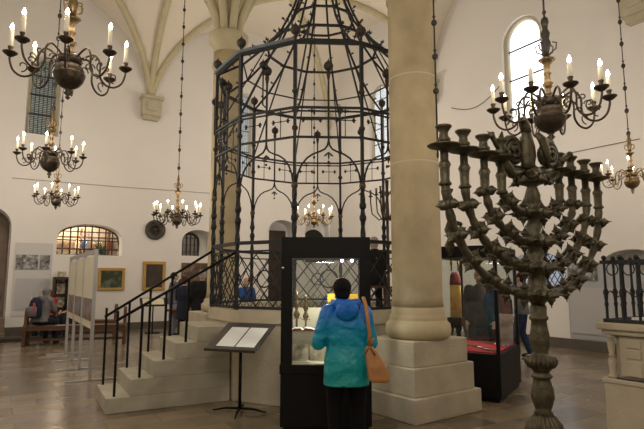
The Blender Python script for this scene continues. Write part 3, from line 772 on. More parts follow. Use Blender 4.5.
# candelabrum standing inside the cage
def candelabrum():
    p = Vector((.95, 7.5, 1.0)); t = thing('standing_candelabrum', 'branched dark candelabrum on pole inside the cage by the column', 'candelabrum', p)
    q = MB(); q.lathe([(.14, 0), (.14, .03), (.05, .08), (.025, .14), (.022, 1.0), (.035, 1.05), (.02, 1.1), (.02, 1.4), (.045, 1.45), (.03, 1.5), (.02, 1.75), (.04, 1.8), (.02, 1.86), (.03, 2.0)], n=10); q.build('pole', M['chand'], t)
    for i in range(8):
        a = i * pi / 4 + .3; r = .26 if i % 2 else .17
        q = MB(); d = Vector((cos(a), sin(a), 0)); q.tube([Vector((0, 0, 1.46)), d * r * .5 + Vector((0, 0, 1.42)), d * r * .92 + Vector((0, 0, 1.52)), d * r + Vector((0, 0, 1.68)), d * r + Vector((0, 0, 1.78))], .010, 5)
        arm = q.build('arm', M['chand'], t)
        q = MB(); q.lathe([(.03, 0), (.035, .01), (.015, .02), (.014, .09), (.02, .1)], d * r + Vector((0, 0, 1.77)), 8); q.build('candle_cup', M['chand'], arm)
candelabrum()

# ------------------------------------------------------------------ chandeliers
def chandelier(label, c, R=.5, n=8, ph=110, ballr=.13, top=.95, figure=True, ceil=None, lit=1, m='chand', stem_m='brass', candle=.17, kn=.42):
    t = thing('chandelier', label, 'chandelier', c, radians(ph))
    k = R / .5
    q = MB(); b = ballr
    q.lathe([(.004, -b * 1.75), (.025 * k, -b * 1.6), (.01 * k, -b * 1.5), (.04 * k, -b * 1.3), (.02 * k, -b * 1.15), (.04 * k, -b * .98), *[(b * cos(a_ * .1 - 1.25), b * sin(a_ * .1 - 1.25)) for a_ in range(12)], (b * 1.03, -.008), (b * 1.03, .012), *[(b * cos(a_ * .1), b * sin(a_ * .1)) for a_ in range(1, 10)]], n=24)
    q.build('ball', M[m], t)
    q = MB(); q.lathe([(b * .5, b * .7), (b * .75, b * .8), (b * .8, b * 1.25), (b * .55, b * 1.4), (.02 * k, b * 1.5)], n=18); q.build('collar', M[m], t)
    q = MB(); z = b * 1.45
    pr = [(.022 * k, z)]
    zt = top * k
    seq = [(.045, .03), (.02, .05), (.03, .1), (.055, .14), (.03, .18), (.022, .24), (.04, .27), (.022, .3), (.03, .38), (.06, .42), (.08, .44), (.03, .47), (.02, .52)]
    for r, dz in seq: pr.append((r * k, z + dz * (zt - z) / .9))
    q.lathe(pr, n=12); q.build('stem', M[stem_m], t)
    if figure:
        q = MB(); zf = z + .5 * (zt - z) / .9; fk = k; k = k * .72
        q.lathe([(.05 * k, 0), (.03 * k, .02 * k), (.045 * k, .08 * k), (.06 * k, .16 * k), (.04 * k, .22 * k), (.055 * k, .3 * k), (.03 * k, .36 * k), (.035 * k, .4 * k), (.01 * k, .45 * k)], (0, 0, zf), 10, sx=.8, sy=1.1)
        for i in range(6):
            a = i * pi / 3
            d = Vector((cos(a), sin(a), 0)); q.tube([d * .03 * k + Vector((0, 0, zf)), d * .12 * k + Vector((0, 0, zf + .06 * k)), d * .13 * k + Vector((0, 0, zf + .14 * k)), d * .08 * k + Vector((0, 0, zf + .16 * k))], .009 * k, 5)
        k = fk
        q.build('figure', M[stem_m if figure != 'dark' else 'rod'], t)
    # chain of rods and knobs
    zc = (ceil or 10.2) - c[2]
    q = MB(); z = zt; q.tube([(0, 0, z - .3), (0, 0, zc)], .009, 5)
    while z < zc - .1:
        q.lathe([(.01, -.05), (.028, -.03), (.036, 0), (.028, .03), (.01, .05)], (0, 0, z), 8); q.lathe([(.01, .07), (.02, .09), (.01, .11)], (0, 0, z), 6); z += kn
    q.build('hanging_chain', M['rod'], t)
    # one arm with its sub-parts, then copies
    a0 = None
    for i in range(n):
        if a0 is None:
            pts = [(b * .55, b * 1.1), (.15 * k, .21 * k), (.22 * k, .23 * k), (.27 * k, .15 * k), (.27 * k, .03 * k), (.32 * k, -.05 * k), (.40 * k, -.07 * k), (.47 * k, -.02 * k), (.5 * k, .07 * k), (.5 * k, .12 * k)]
            sp = []
            for j in range(len(pts) - 1):
                p0 = pts[max(j - 1, 0)]; p1 = pts[j]; p2 = pts[j + 1]; p3 = pts[min(j + 2, len(pts) - 1)]
                for s in range(3):
                    u = s / 3
                    sp.append(tuple(.5 * (2 * p1[d] + (p2[d] - p0[d]) * u + (2 * p0[d] - 5 * p1[d] + 4 * p2[d] - p3[d]) * u * u + (3 * p1[d] - p0[d] - 3 * p2[d] + p3[d]) * u ** 3) for d in (0, 1)))
            sp.append(pts[-1])
            q = MB(); q.tube([(x, 0, z) for x, z in sp], .0105 * k, 6)
            def curl(cx, cz, r, s0, sg): q.tube([(cx + r * (1 - j / 14) * cos(s0 + sg * j * .42), 0, cz + r * (1 - j / 14) * sin(s0 + sg * j * .42)) for j in range(13)], .0065 * k, 5)
            curl(.17 * k, .10 * k, .055 * k, 0, 1); curl(.40 * k, .03 * k, .06 * k, -pi / 2, -1); curl(.33 * k, .10 * k, .04 * k, pi, -1)
            a0 = q.build('arm', M[m], t)
            x = .5 * k
            q = MB(); q.lathe([(.01 * k, .10 * k), (.03 * k, .11 * k), (.062 * k, .135 * k), (.066 * k, .145 * k), (.055 * k, .142 * k), (.02 * k, .13 * k)], (x, 0, 0), 16); q.build('drip_pan', M[m], a0)
            q = MB(); q.lathe([(.014 * k, .13 * k), (.026 * k, .145 * k), (.015 * k, .16 * k), (.024 * k, .19 * k), (.026 * k, .2 * k)], (x, 0, 0), 12); q.build('candle_cup', M[m], a0)
            zc_ = .19 * k
            q = MB(); q.lathe([(.0195 * k, zc_), (.0185 * k, zc_ + candle * k * .9), (.012 * k, zc_ + candle * k * .92)], (x, 0, 0), 12); q.build('candle', M['candle'], a0)
            if lit:
                q = MB(); zb2 = zc_ + candle * k * .9; q.lathe([(.008 * k, zb2), (.016 * k, zb2 + .02 * k), (.017 * k, zb2 + .032 * k), (.010 * k, zb2 + .052 * k), (.002 * k, zb2 + .07 * k)], (x, 0, 0), 10); q.build('bulb', M['bulb'], a0)
        else:
            c_ = copy_tree(a0, t); c_.rotation_euler.z = 2 * pi * i / n
    return t
cA = at(69, 75, 4.6); cB = at(50, 163, 8.6); cC = at(56, 202, 12.9); cD = at(177, 221, 11.5); cE = at(314, 222, 14.0); cF = at(550, 118, 4.35); cG = at(632, 182, 9.0)
chandelier('large dark chandelier with tall candles at upper left', cA, .48, 8, 112, .135, ceil=10, candle=.19)
chandelier('middle chandelier of the row of three at left, over the info panel', cB, .5, 8, 20, .15, ceil=10)
chandelier('smallest and lowest chandelier of the row of three at left', cC, .5, 8, 60, .11, ceil=10.1)
chandelier('chandelier on a long knobbed chain above the framed paintings', cD, .5, 10, 10, .10, ceil=10.4, top=1.2)
chandelier('gilt chandelier seen hanging through the iron cage', cE, .5, 8, 30, .09, ceil=10.3, m='brass')
chandelier('big chandelier with dark ball in front of the bright arched window', cF, .46, 10, 86, .132, ceil=9.8, figure='dark', candle=.15)
chandelier('brass chandelier partly cut off at the right edge', cG, .46, 8, 55, .12, ceil=10, m='brass')
# bare chain beside the near column
p = at(437, 128, 5.0)
t = thing('hanging_chain', 'bare knobbed iron chain hanging beside the near column', 'chain', p)
q = MB(); q.tube([(0, 0, -.25), (0, 0, 6.2)], .009, 5); q.build('rod', M['rod'], t)
q = MB(); z = .42
for z in [.38 + i * .36 for i in range(15)]: q.sph((0, 0, z), .032, 8); q.lathe([(.01, .05), (.018, .065), (.01, .08)], (0, 0, z), 6)
q.build('knob', M['rod'], t)
q = MB(); q.tube([(0, .02 * sin(i / 8 * 2 * pi), -.27 + .03 * cos(i / 8 * 2 * pi)) for i in range(8)], .008, 5, closed=True); q.build('hook', M['rod'], t)

# ------------------------------------------------------------------ bronze menorah
mp_ = Vector((1.352, 3.3, 0)); MA = radians(35)
men = thing('bronze_menorah', 'huge dark bronze branched menorah standing at front right', 'menorah', mp_, MA)
def hy(y): return at(538, y, 3.3).z
k = 3.3 / 520
stem = [(.17, 0), (.17, .05), (.14, .08), (.15, .13), (.12, .2), (.155, .3), (.16, .38), (.15, .46), (.125, .54), (.10, .60)]
stem += [(.105, hy(429)), (.095, hy(423)), (.07, hy(417)), (.048, hy(414)), (.058, hy(413)), (.045, hy(410)), (.055, hy(405)), (.069, hy(397)), (.066, hy(390)), (.052, hy(381)), (.048, hy(378.5)), (.062, hy(377)), (.062, hy(374.5)), (.045, hy(373)), (.05, hy(371)), (.070, hy(367)), (.086, hy(363)), (.088, hy(360)), (.076, hy(356)), (.05, hy(354)), (.045, hy(352)), (.058, hy(344)), (.061, hy(338)), (.05, hy(328)), (.045, hy(321)), (.057, hy(319)), (.057, hy(317)), (.048, hy(315)), (.05, hy(307)), (.04, hy(304))]
q = MB(); q.lathe(stem, n=160, gad=(20, .1, .74, .16, 9)); q.build('base_stem', M['bronze'], men)
q = MB(); q.lathe([(.075, hy(367.2)), (.090, hy(363)), (.092, hy(360)), (.078, hy(355.6))], n=176, gad=(22, 0, 9, .16)); q.build('gadrooned_knop', M['bronze'], men)
for i in range(3):
    a = i * 2 * pi / 3 + .5; d = Vector((cos(a), sin(a), 0))
    q = MB(); q.sph(d * .24 + Vector((0, 0, .04)), .05, 10, sz=.8); q.tube([d * .24 + Vector((0, 0, .05)), d * .19 + Vector((0, 0, .1)), d * .12 + Vector((0, 0, .08))], [.04, .03, .03], 8); q.build('paw_foot', M['bronze'], men)
upper = [(.04, hy(304)), (.06, hy(300)), (.075, hy(296)), (.075, hy(290)), (.055, hy(287)), (.056, hy(282)), (.045, hy(275)), (.07, hy(272)), (.078, hy(268)), (.07, hy(263)), (.04, hy(260)), (.056, hy(253)), (.04, hy(248)), (.06, hy(246)), (.07, hy(242)), (.06, hy(236)), (.035, hy(233)), (.052, hy(226)), (.035, hy(221)), (.055, hy(218)), (.062, hy(214)), (.055, hy(209)), (.03, hy(208)), (.042, hy(203)), (.046, hy(196)), (.035, hy(190)), (.03, hy(187)), (.05, hy(185)), (.05, hy(182)), (.038, hy(180)), (.06, hy(178)), (.06, hy(170)), (.045, hy(168)), (.03, hy(166))]
q = MB(); q.lathe(upper, n=84, gad=(14, hy(206), hy(189), .14)); q.build('central_stem', M['bronze'], men)
HP = 2.285
def bosses(q, c, tdir, s=1.0):
    """rosette with a pointed bud, facing along tdir"""
    tdir = tdir.normalized(); e = tdir
    q.tube([c, c + e * .016 * s, c + e * .026 * s, c + e * .036 * s, c + e * .042 * s, c + e * .05 * s, c + e * .060 * s, c + e * .066 * s, c + e * .088 * s], [.012 * s, .013 * s, .031 * s, .033 * s, .022 * s, .016 * s, .014 * s, .006 * s, .002 * s], 9)
for hub, span in ((295, .82), (268, .655), (242, .475), (214, .315)):
    for sg in (-1, 1):
        zh = hy(hub); pts = []
        top = HP - .02
        n = 30
        for i in range(n + 1):
            tt = i / n * pi / 2
            x = span * sin(tt) ** .95; z = zh + (top - .16 - zh) * (1 - cos(tt)) ** 1.05
            pts.append(Vector((sg * x, 0, z)))
        pts.append(Vector((sg * span, 0, top)))
        # total length, radii rippled like knotted wood
        rs = []; 
        for i, p_ in enumerate(pts): rs.append(.0205 + .007 * (1 if i % 4 == 0 else (.5 if i % 4 in (1, 3) else 0)))
        q = MB(); q.tube(pts, rs, 10)
        arm = q.build('branch', M['bronze'], men)
        L = 0; nxt = .10
        for i in range(1, len(pts) - 1):
            L += (pts[i] - pts[i - 1]).length
            if L > nxt and pts[i].z < top - .14:
                tg = (pts[i + 1] - pts[i - 1]).normalized(); nn = Vector((tg.z, 0, -tg.x)) * sg
                q = MB(); q.sph(pts[i], .034, 8)
                for d in (Vector((0, 1, 0)), Vector((0, -1, 0)), nn, -nn): bosses(q, pts[i] + d * .015, d, .9)
                q.build('rosette', M['bronze'], arm)
                nxt = L + .155
        c = Vector((sg * span, 0, top))
        q = MB(); q.lathe([(.02, 0), (.04, .008), (.085, .022), (.095, .03), (.085, .031), (.03, .026)], c, 24); q.build('drip_pan', M['bronze'], arm)
        q = MB(); q.lathe([(.02, .02), (.024, .04), (.036, .055), (.038, .066), (.026, .08), (.024, .105), (.04, .128), (.046, .134), (.046, .142), (.03, .143), (.028, .12)], c, 18); q.build('candle_cup', M['bronze'], arm)
        q = MB(); q.lathe([(.026, -.20), (.038, -.19), (.026, -.17), (.028, -.1), (.036, -.08), (.026, -.06)], c, 12); q.build('collar', M['bronze'], arm)
    # hub bosses front and back
    q = MB(); zh = hy(hub)
    for a in (pi / 2, -pi / 2, pi / 4, -pi / 4, 3 * pi / 4, -3 * pi / 4): d = Vector((cos(a), sin(a), 0)); bosses(q, Vector((0, 0, zh)) + d * .055, d, 1.15)
    q.tube([(0, 0, zh - .03), (0, 0, zh + .03)], .07, 16); q.build('hub_rosette', M['bronze'], men)
# servant light on bracket
q = MB(); bp_ = Vector((-.66, .12, 1.99)); q.tube([Vector((-.70, 0, 1.86)), Vector((-.69, .06, 1.88)), bp_ - Vector((0, 0, .06)), bp_], .012, 8); q.lathe([(.02, 0), (.05, .012), (.052, .02), (.02, .02), (.018, .03), (.026, .04), (.018, .06), (.03, .085), (.03, .09)], bp_, 14); q.lathe([(.01, -.3), (.03, -.24), (.012, -.2), (.03, -.15), (.012, -.1), (.012, 0)], bp_, 10)
q.build('servant_light', M['bronze'], men)
# top group: bird and two coiled medallions
q = MB(); tz = hy(170); TG = Matrix.Translation((0, 0, tz)) @ Matrix.Scale(1.22, 4) @ Matrix.Translation((0, 0, -tz)); q.M = Matrix.Translation((-.03, 0, tz)) @ Matrix.Diagonal((1.15, 1.1, .86, 1)) @ Matrix.Translation((0, 0, -tz))
q.lathe([(.05, 0), (.045, .05), (.055, .10), (.05, .18), (.035, .26), (.028, .30)], (0, 0, tz), 14, sx=1, sy=.8)
q.tube([(0, 0, tz + .28), (-.015, 0, tz + .34), (-.05, -.01, tz + .37), (-.085, -.02, tz + .355), (-.105, -.02, tz + .33)], [.03, .032, .026, .014, .004], 10)
for sg in (-1, 1):
    q.tube([(.02, sg * .05, tz + .27), (.055, sg * .065, tz + .22), (.085, sg * .07, tz + .12), (.11, sg * .06, tz + .02)], [.02, .034, .028, .004], 8, flat=.5)
q.build('eagle_finial', M['bronze'], men)
for sg in (-1, 1):
    q = MB(); q.M = TG; c = Vector((sg * .115, -.03 * sg, tz + .09))
    sp = []
    for j in range(46):
        a = j * .34; r = .078 * (1 - j / 50); sp.append(c + Vector((sg * r * cos(a), -.012 * j / 20, r * sin(a))))
    q.tube(sp, [.018 - .0002 * j for j in range(46)], 8)
    q.tube([c + Vector((0, -.01, 0)), c + Vector((0, .03, 0))], [.05, .055], 14)
    q.tube([(0, 0, tz - .02), c + Vector((sg * -.02, .02, -.09)), c + Vector((sg * .06, .02, -.07))], [.03, .03, .02], 8)
    q.build('coiled_serpent', M['bronze'], men)
    q = MB(); q.M = TG; c2 = Vector((sg * .225, 0, tz + .05))
    q.tube([Vector((sg * .08, 0, tz - .02)), Vector((sg * .17, 0, tz - .04)), c2 + Vector((0, 0, -.05)), c2 + Vector((sg * .03, 0, .06)), c2 + Vector((sg * .01, 0, .12))], [.02, .026, .03, .022, .004], 8)
    q.tube([c2 + Vector((0, 0, .0)), c2 + Vector((sg * .06, 0, .04)), c2 + Vector((sg * .12, -.02, .075))], [.016, .012, .014], 8); bosses(q, c2 + Vector((sg * .11, -.02, .07)), Vector((sg, 0, .5)), .6)
    for j in range(5):
        a = j * 1.3; bosses(q, c2 + Vector((.02 * cos(a), .02 * sin(a), -.06 + .02 * j)), Vector((cos(a), sin(a), .3)), .7)
    q.build('leaf_ornament', M['bronze'], men)
q = MB(); q.lathe([(.075, 0), (.09, .01), (.085, .03), (.06, .035)], (0, 0, hy(184)), 24)
for j in range(10):
    a = j * 2 * pi / 10; d = Vector((cos(a), sin(a), 0)); bosses(q, d * .07 + Vector((0, 0, hy(179))), d + Vector((0, 0, -.5 if j % 2 else .4)), 1.0)
q.build('flower_ring', M['bronze'], men)

# ------------------------------------------------------------------ display case in front
cx0, cx1, cy0, cy1 = -.425, .505, 5.46, 6.02
cm = Vector(((cx0 + cx1) / 2, (cy0 + cy1) / 2, 0)); cw, cd = cx1 - cx0, cy1 - cy0
case = thing('display_case', 'tall black glass display case with person in blue coat before it', 'display case', cm)
HT = at(325, 237, 5.46).z; HF = at(325, 258, 5.46).z; HB = at(325, 365, 5.46).z; HB2 = at(325, 371, 5.46).z
q = MB(); q.bx(-cw / 2 + .03, cw / 2 - .03, -cd / 2 + .03, cd / 2 - .03, 0, .08); q.bx(-cw / 2, cw / 2, -cd / 2, cd / 2, .08, HB2 - .03); q.bx(-cw / 2 - .01, cw / 2 + .01, -cd / 2 - .01, cd / 2 + .01, HB2 - .03, HB); q.build('cabinet', M['black'], case, bevel=.004)
q = MB(); q.bx(-cw / 2, cw / 2, -cd / 2, cd / 2, HF, HT); q.build('top_box', M['black'], case, bevel=.004)
def post(x0, x1, y0, y1): q = MB(); q.bx(x0, x1, y0, y1, HB, HF); q.build('corner_post', M['black'], case)
pw = .115
post(-cw / 2, -cw / 2 + pw, -cd / 2, -cd / 2 + .03); post(cw / 2 - pw, cw / 2, -cd / 2, -cd / 2 + .03)
post(-cw / 2, -cw / 2 + .09, cd / 2 - .03, cd / 2); post(cw / 2 - .09, cw / 2, cd / 2 - .03, cd / 2)
for nm, v in (('front_glass', (-cw / 2 + pw, cw / 2 - pw, -cd / 2 + .01, -cd / 2 + .016)), ('back_glass', (-cw / 2 + .09, cw / 2 - .09, cd / 2 - .02, cd / 2 - .014)), ('side_glass', (-cw / 2 + .01, -cw / 2 + .016, -cd / 2 + .03, cd / 2 - .03)), ('side_glass', (cw / 2 - .016, cw / 2 - .01, -cd / 2 + .03, cd / 2 - .03))):
    q = MB(); q.bx(*v, HB, HF); q.build(nm, M['glass'], case)
q = MB(); q.bx(-cw / 2 + .02, cw / 2 - .02, -cd / 2 + .035, cd / 2 - .03, 1.01, 1.018); q.build('glass_shelf', M['glass'], case)
q = MB(); q.sph((-cw / 2 + .02, -cd / 2 - .005, at(282, 268, 5.46).z), .016, 10); q.build('lock', M['silver'], case)
q = MB(); q.box((0, cd / 2 - .06, 1.13), (cw - .2, .012, .22)); q.build('inner_board', M['cream'], case); q.v
# exhibits
def rimon(x, y, z, s, label):
    t = thing('torah_finial', label, 'torah finial', cm + Vector((x, y, z)))
    q = MB(); q.lathe([(.035 * s, 0), (.035 * s, .01 * s), (.012 * s, .03 * s), (.012 * s, .12 * s), (.04 * s, .16 * s), (.03 * s, .2 * s), (.014 * s, .22 * s), (.034 * s, .27 * s), (.022 * s, .31 * s), (.012 * s, .33 * s), (.022 * s, .37 * s), (.005 * s, .44 * s)], n=14); q.build('shaft', M['brass'], t)
    q = MB()
    for i in range(6): a = i * pi / 3; q.sph((.045 * s * cos(a), .045 * s * sin(a), .13 * s), .009 * s, 6)
    q.build('bell', M['brass'], t)
rimon(-.315, .0, 1.018, .95, 'gilt torah finial at left side inside black display case')
rimon(-.215, -.05, 1.018, .85, 'second gilt torah finial beside open book in black case')
rimon(.14, .1, 1.018, 1.25, 'tall gilt ornament above the person in blue coat inside black display case')
def book(p, w, d, label, rz=0, spine='bookred'):
    t = thing('open_book', label, 'book', p, rz)
    q = MB(); q.box((0, 0, .006), (w, d, .012)); q.build('cover', M[spine], t)
    q = MB()
    for sg in (-1, 1):
        pr = [(0, .012), (.1 * w * sg, .035), (.3 * w * sg, .03), (.48 * w * sg, .014)]
        vs = [(x, y, z) for x, z in pr for y in (-d * .46, d * .46)]; q.add(vs, [(i * 2, i * 2 + 1, i * 2 + 3, i * 2 + 2) for i in range(3)], True)
    q.build('pages', M['paper'], t)
book(cm + Vector((-.24, -.15, 1.02)), .26, .16, 'open book with red cover on glass shelf of black case')
for x, y, w, h, lb, rx in ((-.27, -.05, .17, .17, 'sepia portrait photograph at left in bottom of black case', 0), (-.07, -.02, .2, .15, 'wide sepia photograph beside portrait inside black case', 0)):
    q = MB(); q.box((0, 0, h / 2 + .01), (w, .012, h), rx=-.35); o = q.build('photograph', M['sepia'], loc=cm + Vector((x, y, HB))); tag(o, lb, 'photograph')
q = MB(); q.box((0, 0, .004), (.5, .25, .008)); o = q.build('document', M['cream'], loc=cm + Vector((-.1, -.14, HB))); tag(o, 'flat cream document on the floor of the black case', 'document')
for px_ in (342, 352):
    q = MB(); p_ = at(px_, 262, 5.9); q.lathe([(.012, 0), (.018, .03), (.012, .04)], p_, 8); o = q.build('spot_bulb', mat('violet_spot', (.8, .7, 1), .4, emit=(.75, .6, 1), es=10)); o.name = 'spot_bulb'
    o.parent = case; o.location = -cm
for px_, w in ((331, .05), (353, .07)):
    pc_ = at(px_, 298, 5.9); q = MB(); q.box(pc_, (w * 1.6, .02, .09)); o = q.build('yellow_card', mat('yellow_card', (.8, .5, .05), .6)); tag(o, 'yellow card %s beside the blue-coated person inside case' % ('left' if px_ < 340 else 'right'), 'card')
# white label on the platform wall right of the case
p_ = bim + (cv(2) + cv(3)) / 2 * 1.0
pl_ = at(372, 320, 6.72)
q = MB(); q.box((.575, 6.60, pl_.z), (.20, .012, .17), radians(33)); tag(q.build('wall_label', M['label']), 'small pale label card on platform wall right of person in blue coat', 'label')

# ------------------------------------------------------------------ second display case
def up_(px, py, h=0): return up(px, py, h)
c0 = Vector((2.27, 6.80, 0)); rz2 = radians(-31)   # front right corner; local -x along the front to the left, +y to the back
vit = thing('display_case', 'black glass display case with red cloth by right aisle', 'display case', c0, rz2)
w2_, d2_ = .86, 1.30; zb1 = .60; zt1 = at(497, 257, 6.8).z
zt2 = at(470, 244, 6.95).z
q = MB(); q.bx(-w2_ + .03, -.03, .03, d2_ - .03, 0, .06); q.bx(-w2_, 0, 0, d2_, .06, zb1); q.build('cabinet', M['black'], vit, bevel=.004)
q = MB(); q.bx(-w2_, 0, 0, d2_, zt1, zt1 + .16); q.build('top_box', M['black'], vit, bevel=.004)
for x in (-w2_, -.045):
    for y in (0, d2_ - .045): q = MB(); q.bx(x, x + .045, y, y + .045, zb1, zt1); q.build('corner_post', M['black'], vit)
for v in ((-w2_ + .045, -.045, .01, .016), (-w2_ + .045, -.045, d2_ - .016, d2_ - .01)): q = MB(); q.bx(*v, zb1, zt1); q.build('glass_pane', M['glass'], vit)
for v in ((-.016, -.01, .045, d2_ - .045), (-w2_ + .01, -w2_ + .016, .045, d2_ - .045)): q = MB(); q.bx(*v, zb1, zt1); q.build('side_glass', M['glass'], vit)
q = MB(); q.bx(-w2_ + .05, -.05, .05, d2_ - .05, zb1, zb1 + .02); q.build('velvet_bed', M['redcloth'], vit)
R2 = Matrix.Rotation(rz2, 3, 'Z')
def vl(x, y, z): return c0 + R2 @ Vector((x, y, z))
zc_ = zb1 + .02
for i in range(7):
    q = MB(); L = random.uniform(.16, .3)
    q.tube([(-L / 2, 0, .012), (L / 2, 0, .012)], [.008, .010], 6); q.sph((L / 2, 0, .014), .016, 6); o = q.build('silver_pointer', M['silver'] if i % 3 else M['brass'], loc=vl(-.15 - .1 * (i % 4) * 1.3, .15 + .15 * i, zc_), rz=rz2 + random.uniform(-.5, .5))
    tag(o, 'slender metal pointer lying on the red cloth in the case', 'pointer', 'metal pointers on the red cloth')
def rim2(x, y, lb, s=1):
    t = thing('silver_finial', lb, 'silver finial', vl(x, y, zc_), 0)
    q = MB(); q.lathe([(.045 * s, 0), (.02 * s, .02 * s), (.015 * s, .06 * s), (.05 * s, .1 * s), (.04 * s, .14 * s), (.015 * s, .16 * s), (.03 * s, .2 * s), (.01 * s, .24 * s), (.01 * s, .28 * s)], n=14); q.build('shaft', M['silver'], t)
    q = MB()
    for i in range(6): a = i * pi / 3; q.sph((.06 * s * cos(a), .06 * s * sin(a), .07 * s), .013 * s, 6)
    q.build('bell', M['silver'], t)
rim2(-.62, .14, 'silver finial with bells at left front of red cloth'); rim2(-.50, .10, 'second silver finial with bells nearer the case corner', 1.1)
# torah mantle upright
tm = thing('torah_mantle', 'upright gold and red torah mantle inside second glass case', 'torah mantle', vl(-.70, .50, zc_), rz2)
q = MB(); q.box((0, 0, .2), (.2, .2, .4)); q.build('pedestal', M['black'], tm)
MT = Matrix.Translation((0, 0, .40))
q = MB(); q.M = MT; q.lathe([(.085, 0), (.08, .5), (.075, .56), (.05, .58)], n=20, sy=.6); q.build('mantle', M['mantle'], tm)
q = MB(); q.M = MT; q.lathe([(.086, .46), (.082, .5), (.072, .60), (.045, .64)], n=20, sy=.62); q.build('mantle_top', mat('wine_velvet', (.13, .02, .02), .9), tm)
q = MB(); q.M = MT
for x in (-.05, .05): q.lathe([(.012, .66), (.012, .74), (.022, .76), (.012, .82), (.01, .84)], (x, 0, 0), 8)
q.build('roller_handle', M['brass'], tm)
for i, (x, y) in enumerate(((-.12, .98),)):
    q = MB(); q.box((0, 0, .22), (.2, .03, .44), rx=-.12); o = q.build('embroidered_panel', M['bookcanvas'] if i else M['print'], loc=vl(x, y, zc_), rz=rz2); tag(o, ('upright coloured print' if not i else 'brown embroidered panel') + ' standing at back of second case', 'panel')

# ------------------------------------------------------------------ reading stand with papers
lp0 = up(239.5, 412.5); 
ls = thing('reading_stand', 'black reading stand with two white sheets near platform wall', 'reading stand', lp0, radians(-20))
q = MB()
for a in (0.15, pi / 2 + .35, pi + .15, 3 * pi / 2 + .35):
    d = Vector((cos(a), sin(a), 0)); q.tube([Vector((0, 0, .05)), d * .18 + Vector((0, 0, .045)), d * .33 + Vector((0, 0, .015))], [.018, .016, .010], 4, sq=True)
q.build('foot', M['black'], ls)
q = MB(); q.tube([(0, 0, .03), (0, 0, .84)], .019, 10); q.build('column_tube', M['black'], ls)
tau = radians(26); R3 = Matrix.Rotation(tau, 4, 'X')
tw, td = .67, .60
q = MB(); q.M = Matrix.Translation((0.0, .0, .87)) @ R3; q.box((0, 0, 0), (tw, td, .018)); q.box((0, -td / 2, .012), (tw, .015, .04)); q.build('desk_top', mat('desk_metal', (.09, .085, .08), .22, .4), ls, bevel=.003)
for x, w_ in ((-.10, .24), (.16, .24)):
    q = MB(); q.M = Matrix.Translation((0.0, .0, .87)) @ R3
    q.add([(x - w_ / 2, -.22, .012), (x + w_ / 2, -.22, .012), (x + w_ / 2, .2, .012), (x - w_ / 2, .2, .012)], [(0, 1, 2, 3)])
    q.M = None; o = q.build('printed_sheet', M['textpage'], uvq=True); 
    sol = o.modifiers.new('s', 'SOLIDIFY'); sol.thickness = .002
    o.location = lp0; o.rotation_euler.z = radians(-20)
    tag(o, ('left' if x < 0 else 'right') + ' white printed sheet lying on the black reading stand', 'paper')

# ------------------------------------------------------------------ benches
def bench(label, pa, pb):
    v = pb - pa; L = v.length
    t = thing('wooden_bench', label, 'bench', pa, atan2(v.y, v.x), 'wooden benches at the left')
    for x in (0, L):
        q = MB()
        prof = [(-.2, 0), (.2, 0), (.18, .45), (.06, .5), (.07, .8), (.0, .9), (-.07, .8), (-.1, .5), (-.2, .45)]
        q.add([(x - .035, y, z) for y, z in prof] + [(x + .035, y, z) for y, z in prof], [tuple(range(9)), tuple(range(9, 18))[::-1]] + [(i, (i + 1) % 9, 9 + (i + 1) % 9, 9 + i) for i in range(9)])
        q.build('bench_end', M['wood'], t, bevel=.008)
    q = MB(); q.bx(0, L, -.19, .19, .43, .47); q.build('seat', M['wood'], t, bevel=.005)
    q = MB(); q.bx(0, L, -.02, .02, .1, .16); q.build('stretcher', M['wood'], t)
    q = MB(); q.bx(0, L, -.185, -.15, .36, .43); q.build('apron', M['wood'], t)
ba, bb = up(25, 346), up(124, 343)
bench('near wooden bench at left with high rounded ends', ba, bb)
ba2, bb2 = up(32, 338.5), up(115, 337)
bench('wooden bench at left behind the nearer bench', ba2, bb2)

# ------------------------------------------------------------------ exhibition screens
sp0, sp1 = up(89.5, 381), up(65.5, 354)
v = sp1 - sp0; Ls = v.length
scr = thing('exhibition_screen', 'aluminium framed free-standing exhibition screen with posters', 'exhibition screen', sp0, atan2(v.y, v.x))
hts = at(94, 249, sp0.y - .05).z
xs_ = [0, Ls * .36, Ls * .68, Ls]
for x in xs_:
    q = MB(); q.box((x, 0, hts / 2), (.05, .05, hts)); q.build('upright', M['alu'], scr)
    q = MB(); q.box((x, 0, .012), (.05, .72, .02)); q.build('foot', M['alu'], scr)
for i in range(3):
    x0, x1 = xs_[i] + .03, xs_[i + 1] - .03
    q = MB(); q.bx(x0, x1, -.012, .012, .78, hts - .1); q.build('poster_panel', M['cream'], scr)
    q = MB(); q.bx(x0 + .1, x1 - .1, .013, .02, .9, 1.25); q.bx(x0 + .1, x1 - .1, -.02, -.013, .9, 1.25); q.build('picture', M['print'], scr)
    q = MB(); q.bx(x0, x1, -.02, .02, hts - .06, hts); q.build('top_bar', M['alu'], scr)
    q = MB(); q.bx(x0 + .1, x1 - .1, -.02, -.013, 1.35, 1.8); q.build('text_block', M['label'], scr)
